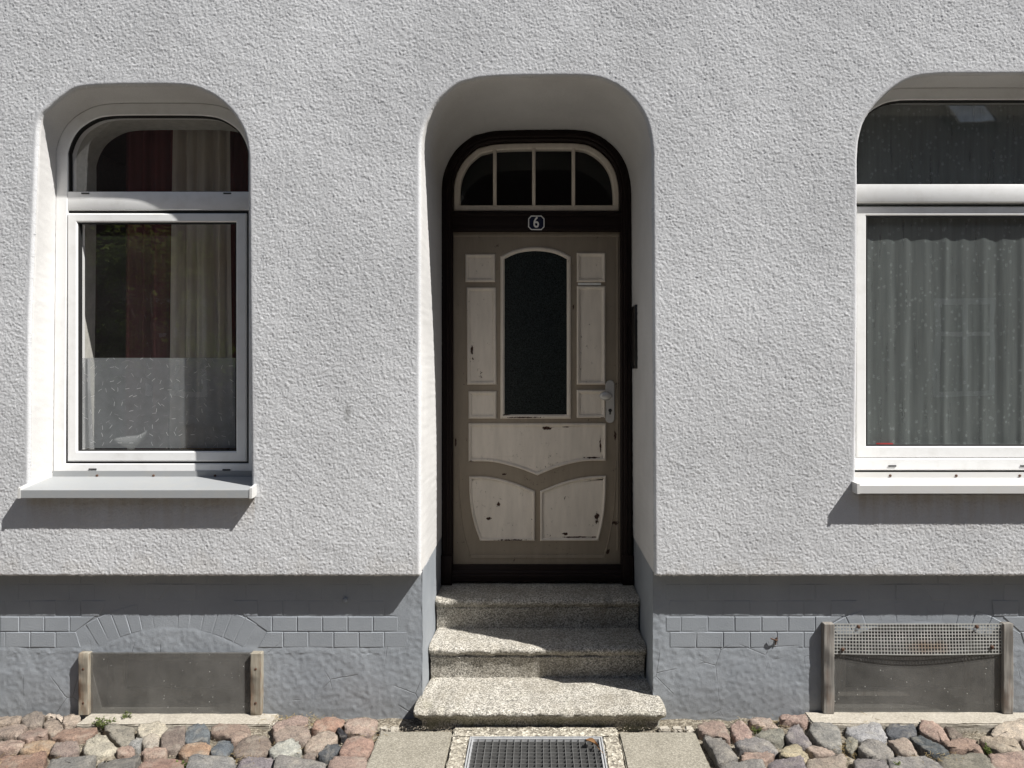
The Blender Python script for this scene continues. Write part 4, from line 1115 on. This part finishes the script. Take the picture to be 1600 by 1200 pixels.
slab('surround', -.386, .366, -1.1, GY0-.066, -.08, .002, SLAB)
slab('ledge', X(127, .0), X(428, .0), -.042, .07, -.10, .006, LEDGE, .006, .0015); slab('ledge', X(1264, 0), X(1264, 0)+1.2, -.052, .07, -.12, .013, LEDGE, .006, .0015)
for a, b_ in ((1029, 1049), (1050, 1068), (1069, 1085), (592, 606), (607, 624)):
    x0, x1 = G(a, 1141)[0], G(b_, 1141)[0]; slab('sett', x0+.003, x1-.003, -.095, -.055, -.06, .006, LEDGE, .006, .0025)
# foot grate with its pit
gt = empty('foot_grate', ((GX0+GX1)/2, (GY0+GY1)/2, 0), 'galvanised steel mesh grate sunk in front of the bottom step', 'grate')
gmet = GALV
BARM = m_plain('dull bar steel', (.24, .24, .235), .5, .5, .3)
o4 = [(GX0, GY0), (GX1, GY0), (GX1, GY1), (GX0, GY1)]
def hframe(o, i_, z0, z1): return MB().rings([[(x, y, z0) for x, y in o], [(x, y, z1) for x, y in o], [(x, y, z1) for x, y in i_], [(x, y, z0) for x, y in i_]], close=True)
make('frame', hframe(o4, inset(o4, .006), -.05, .003), gmet, gt)
i4 = inset(o4, .010); make('grate_edge', hframe(i4, inset(i4, .007), -.028, .001), gmet, gt)
ncol, nrow = 18, 11
for k in range(1, ncol):
    x = i4[0][0]+(i4[1][0]-i4[0][0])*k/ncol; make('bearing_bar', MB().box(x-.0012, x+.0012, i4[0][1], i4[2][1], -.026, 0), BARM, gt)
for k in range(1, nrow):
    y = i4[0][1]+(i4[2][1]-i4[0][1])*k/nrow; make('cross_bar', MB().box(i4[0][0], i4[1][0], y-.0010, y+.0010, -.020, -.001), BARM, gt)
PIT = m_concrete('pit litter', (.055, .040, .028), (.115, .088, .064), .12, 110)
# pit floor lies a hand below; the bedding is pressed down under the grate
me_ = pave.data
for v in me_.vertices:
    if GX0-.03 < v.co.x < GX1+.03 and GY0-.03 < v.co.y < GY1+.03: v.co.z = -.16
ax = np.linspace(GX0-.01, GX1+.01, 60); ay = np.linspace(GY0-.01, GY1+.01, 40); gx, gy = np.meshgrid(ax, ay)
V = np.stack([gx.ravel(), gy.ravel(), (-.034+field((40, 60), 1)*.004).ravel()], 1)
i = (np.arange(39)[:, None]*60+np.arange(59)[None, :]).ravel()
tag(grid_mesh('pit_floor', V, np.stack([i, i+1, i+61, i+60], 1), PIT, None), kind='structure')
# dry leaf
lx, ly = G(925, 1168); mb = MB(); n = 9; vs = []
for j in range(n):
    t = j/(n-1); wv = .014*math.sin(math.pi*min(1, t*1.1))**.8*(1-.3*t)+.001
    for k in (-1, -.4, 0, .4, 1): vs.append((lx+(t-.5)*.05+k*wv*.5, ly+(.5-t)*.055+k*wv, .012+.010*k*k+.012*math.sin(t*3)))
mb.add(vs, [(j*5+k, j*5+k+1, (j+1)*5+k+1, (j+1)*5+k) for j in range(n-1) for k in range(4)])
mb.tube((lx+.022, ly-.026, .014), (lx+.045, ly-.06, .006), .0012, 5)
tag(make('dry_leaf', mb, m_plain('dry leaf', (.36, .20, .09), .8), None, True, base=(lx, ly, .004)), 'curled dry brown leaf on the corner of the steel grate', 'leaf')

# ------------------------------------------------------------------ weeds, straw, grit
def leafmb(mb, p, d, l, w_, rng):
    d = Vector(d).normalized(); s = d.cross(Vector((0, 0, 1)))
    s = s.normalized() if s.length > .01 else Vector((1, 0, 0)); p = Vector(p); u = Vector((0, 0, 1))
    mb.add([p, p+d*l*.5+s*w_-u*l*.05, p+d*l, p+d*l*.5-s*w_-u*l*.05, p+d*l*.55+u*l*.06], [(0, 1, 4), (1, 2, 4), (2, 3, 4), (3, 0, 4)])
def weed(px, py, n, rad, hgt, ll, label, seed, z=.0):
    rng = random.Random(seed); x, y = G(px, py, z); r = empty('weed', (x, y, z), label, 'plant', 'weeds in the pavement joints')
    lm, sm = MB(), MB()
    for _ in range(n):
        a = rng.uniform(0, 6.28); rr_ = rad*math.sqrt(rng.random()); h = hgt*rng.uniform(.3, 1)*(1-.5*rr_/rad)
        b0 = (x+rr_*.25*math.cos(a), y+rr_*.2*math.sin(a), z-.02); t = (x+rr_*math.cos(a), y+rr_*.6*math.sin(a), z+h)
        sm.tube(b0, t, .0009, 4, .0006)
        for _ in range(5):
            f = rng.uniform(.35, 1.0); p = [b0[k]+(t[k]-b0[k])*f for k in range(3)]
            b_ = rng.uniform(0, 6.28); leafmb(lm, p, (math.cos(b_), math.sin(b_), rng.uniform(-.1, .8)), ll*rng.uniform(.6, 1.2), ll*.3, rng)
    make('leaf', lm, LEAF, r); make('stem', sm, LEAF, r); return r
weed(162, 1133, 30, .06, .05, .014, 'bushy green weed at the foot of the left cellar guard', 1)
weed(196, 1122, 12, .03, .05, .012, 'thin pale weed on the ledge below the left cellar pane', 2, .006)
weed(271, 1198, 12, .022, .035, .016, 'small green seedling between front cobbles, left of its neighbour', 3)
weed(291, 1198, 12, .022, .035, .016, 'small green seedling between front cobbles, right of its neighbour', 4)
weed(1182, 1141, 14, .03, .022, .010, 'low mossy weed beside pink cobbles right of the steps', 5)
weed(1544, 1174, 12, .018, .03, .014, 'tiny green weed between pink and tan cobbles at the far right', 6)
weed(1399, 1198, 10, .018, .03, .015, 'small green weed at the front edge below the perforated grille', 7)
rng = random.Random(5); mb = MB()
for cx, cy, sp, k in ((450, 1122, 40, 150), (500, 1132, 22, 90), (575, 1150, 30, 50), (375, 1186, 25, 60), (1190, 1135, 50, 70), (1322, 1172, 22, 80), (1350, 1128, 30, 50), (1460, 1186, 50, 60), (20, 1190, 60, 40), (440, 1172, 40, 50)):
    for _ in range(k):
        x, y = G(cx+rng.gauss(0, sp*.5), cy+rng.gauss(0, 5), 0)
        if y > .06: continue
        a = rng.uniform(0, 6.28); l = rng.uniform(.008, .028); z = rng.uniform(-.018, .016)
        mb.tube((x, y, z), (x+l*math.cos(a), y+l*math.sin(a), z+rng.uniform(-.004, .010)), .0008, 3)
tag(make('dry_grass', mb, STRAWM), 'scattered dry straw lying in the cobble joints', 'straw', kind='stuff')
mb = MB(); base = [(1,0,0),(-1,0,0),(0,1,0),(0,-1,0),(0,0,1),(0,0,-1)]; ff = [(0,2,4),(2,1,4),(1,3,4),(3,0,4),(2,0,5),(1,2,5),(3,1,5),(0,3,5)]
for _ in range(5200):
    sd = rng.choice((-1, 1)); x = sd*rng.uniform(.735, 2.7); y = rng.uniform(-.55, .062)
    s = rng.uniform(.0015, .0045)*(1 if rng.random() < .93 else 1.9)
    mb.add([(x+a*s*rng.uniform(.6, 1.3), y+b_*s*rng.uniform(.6, 1.3), -.019+c*s*rng.uniform(.5, 1)) for a, b_, c in base], ff)
for _ in range(500):
    x = rng.uniform(-.74, .74); y = rng.uniform(-.10, -.045); s = rng.uniform(.0015, .004)
    mb.add([(x+a*s, y+b_*s, .002+c*s*.7) for a, b_, c in base], ff)
tag(make('grit', mb, m_leaf('grit', (.18, .15, .11), (.48, .43, .35))), 'loose sandy grit in the joints of the cobbles', 'grit', kind='stuff')

# ------------------------------------------------------------------ across the street (seen in the panes)
OY = -9.6
oh = empty('opposite_house', (2, OY, 0), 'reddish brown tiled house across the street, mirrored in the window panes', 'house')
mb = MB().box(-18, 22, OY-8, OY, -.2, 4.9)
ow = make('wall', mb, BRICKRED, oh)
make('roof', MB().add([(-18.4, OY+.4, 4.8), (22.4, OY+.4, 4.8), (22.4, OY-4, 9.6), (-18.4, OY-4, 9.6), (-18.4, OY-8.4, 4.8), (22.4, OY-8.4, 4.8)], [(0, 1, 2, 3), (3, 2, 5, 4), (0, 4, 5, 1), (0, 3, 4), (1, 5, 2)]), ROOFT, oh)
for cx in (-13.5, -10.0, -6.6, -3.4, 0.6, 4.2, 7.8, 11.4, 15):
    o_ = rect(cx-.55, cx+.55, 1.2, 3.0)
    wn_ = make('window', MB().frame(o_, inset(o_, .10), OY+.03, OY-.0), PVC, oh)
    make('pane', MB().add([(x, OY+.012, z) for x, z in o_], [(0, 1, 2, 3)]), BLACK, wn_)
    make('glazing_bar', MB().box(cx-.04, cx+.04, OY+.01, OY+.035, 1.25, 2.95).box(cx-.5, cx+.5, OY+.01, OY+.034, 2.3, 2.38), PVC, wn_)
def roofpt(x, t, h):                               # along the slope
    sl = Vector((0, -4.4, 4.8)).normalized(); nm = Vector((0, 4.8, 4.4)).normalized()
    p = Vector((x, OY+.4, 4.8))+sl*t+nm*h; return tuple(p)
SKYL = m_plain('skylight pane', (.42, .52, .66), .95, 0, .7, 3)  # matte pale blue: the sky's reflection is painted into the pane colour
SKYF = m_plain('skylight frame', (.035, .028, .026), .95)
for cx in (-5.2, 8.75):
    o_ = [roofpt(cx-.36, 2.35, .08), roofpt(cx+.36, 2.35, .08), roofpt(cx+.36, 3.05, .08), roofpt(cx-.36, 3.05, .08)]
    b0 = [roofpt(cx-.42, 2.28, 0), roofpt(cx+.42, 2.28, 0), roofpt(cx+.42, 3.12, 0), roofpt(cx-.42, 3.12, 0)]
    b1 = [roofpt(cx-.42, 2.28, .1), roofpt(cx+.42, 2.28, .1), roofpt(cx+.42, 3.12, .1), roofpt(cx-.42, 3.12, .1)]
    i1 = [roofpt(cx-.36, 2.35, .1), roofpt(cx+.36, 2.35, .1), roofpt(cx+.36, 3.05, .1), roofpt(cx-.36, 3.05, .1)]
    s_ = make('skylight', MB().rings([b0, b1, i1, o_]), SKYF, oh)
    make('pane', MB().add(o_, [(0, 1, 2, 3)]), SKYL, s_)
tr = empty('tree', (-5.8, -7.4, .04), 'leafy green tree across the street, mirrored in the left window', 'tree')
rng = random.Random(9); tk = MB()
tk.tube((-5.8, -7.4, 0), (-5.75, -7.35, 1.5), .13, 10, .10)
cl = []
for _ in range(16):
    a = rng.uniform(0, 6.28); e = (-5.75+1.2*math.cos(a)*rng.uniform(.3, 1), -7.35+1.1*math.sin(a)*rng.uniform(.3, 1), rng.uniform(1.7, 3.6))
    tk.tube((-5.75, -7.35, 1.4), e, .045, 6, .012); cl.append(e)
make('trunk', tk, BARK, tr, True)
cm = MB()
for e in cl:
    for _ in range(230):
        d = Vector((rng.gauss(0, 1), rng.gauss(0, 1), rng.gauss(0, .8))).normalized()*rng.uniform(.1, .55)
        leafmb(cm, (e[0]+d.x, e[1]+d.y, e[2]+d.z), (rng.gauss(0, 1), rng.gauss(0, 1), rng.gauss(0, .6)), .11, .035, rng)
make('crown', cm, TLEAF, tr)
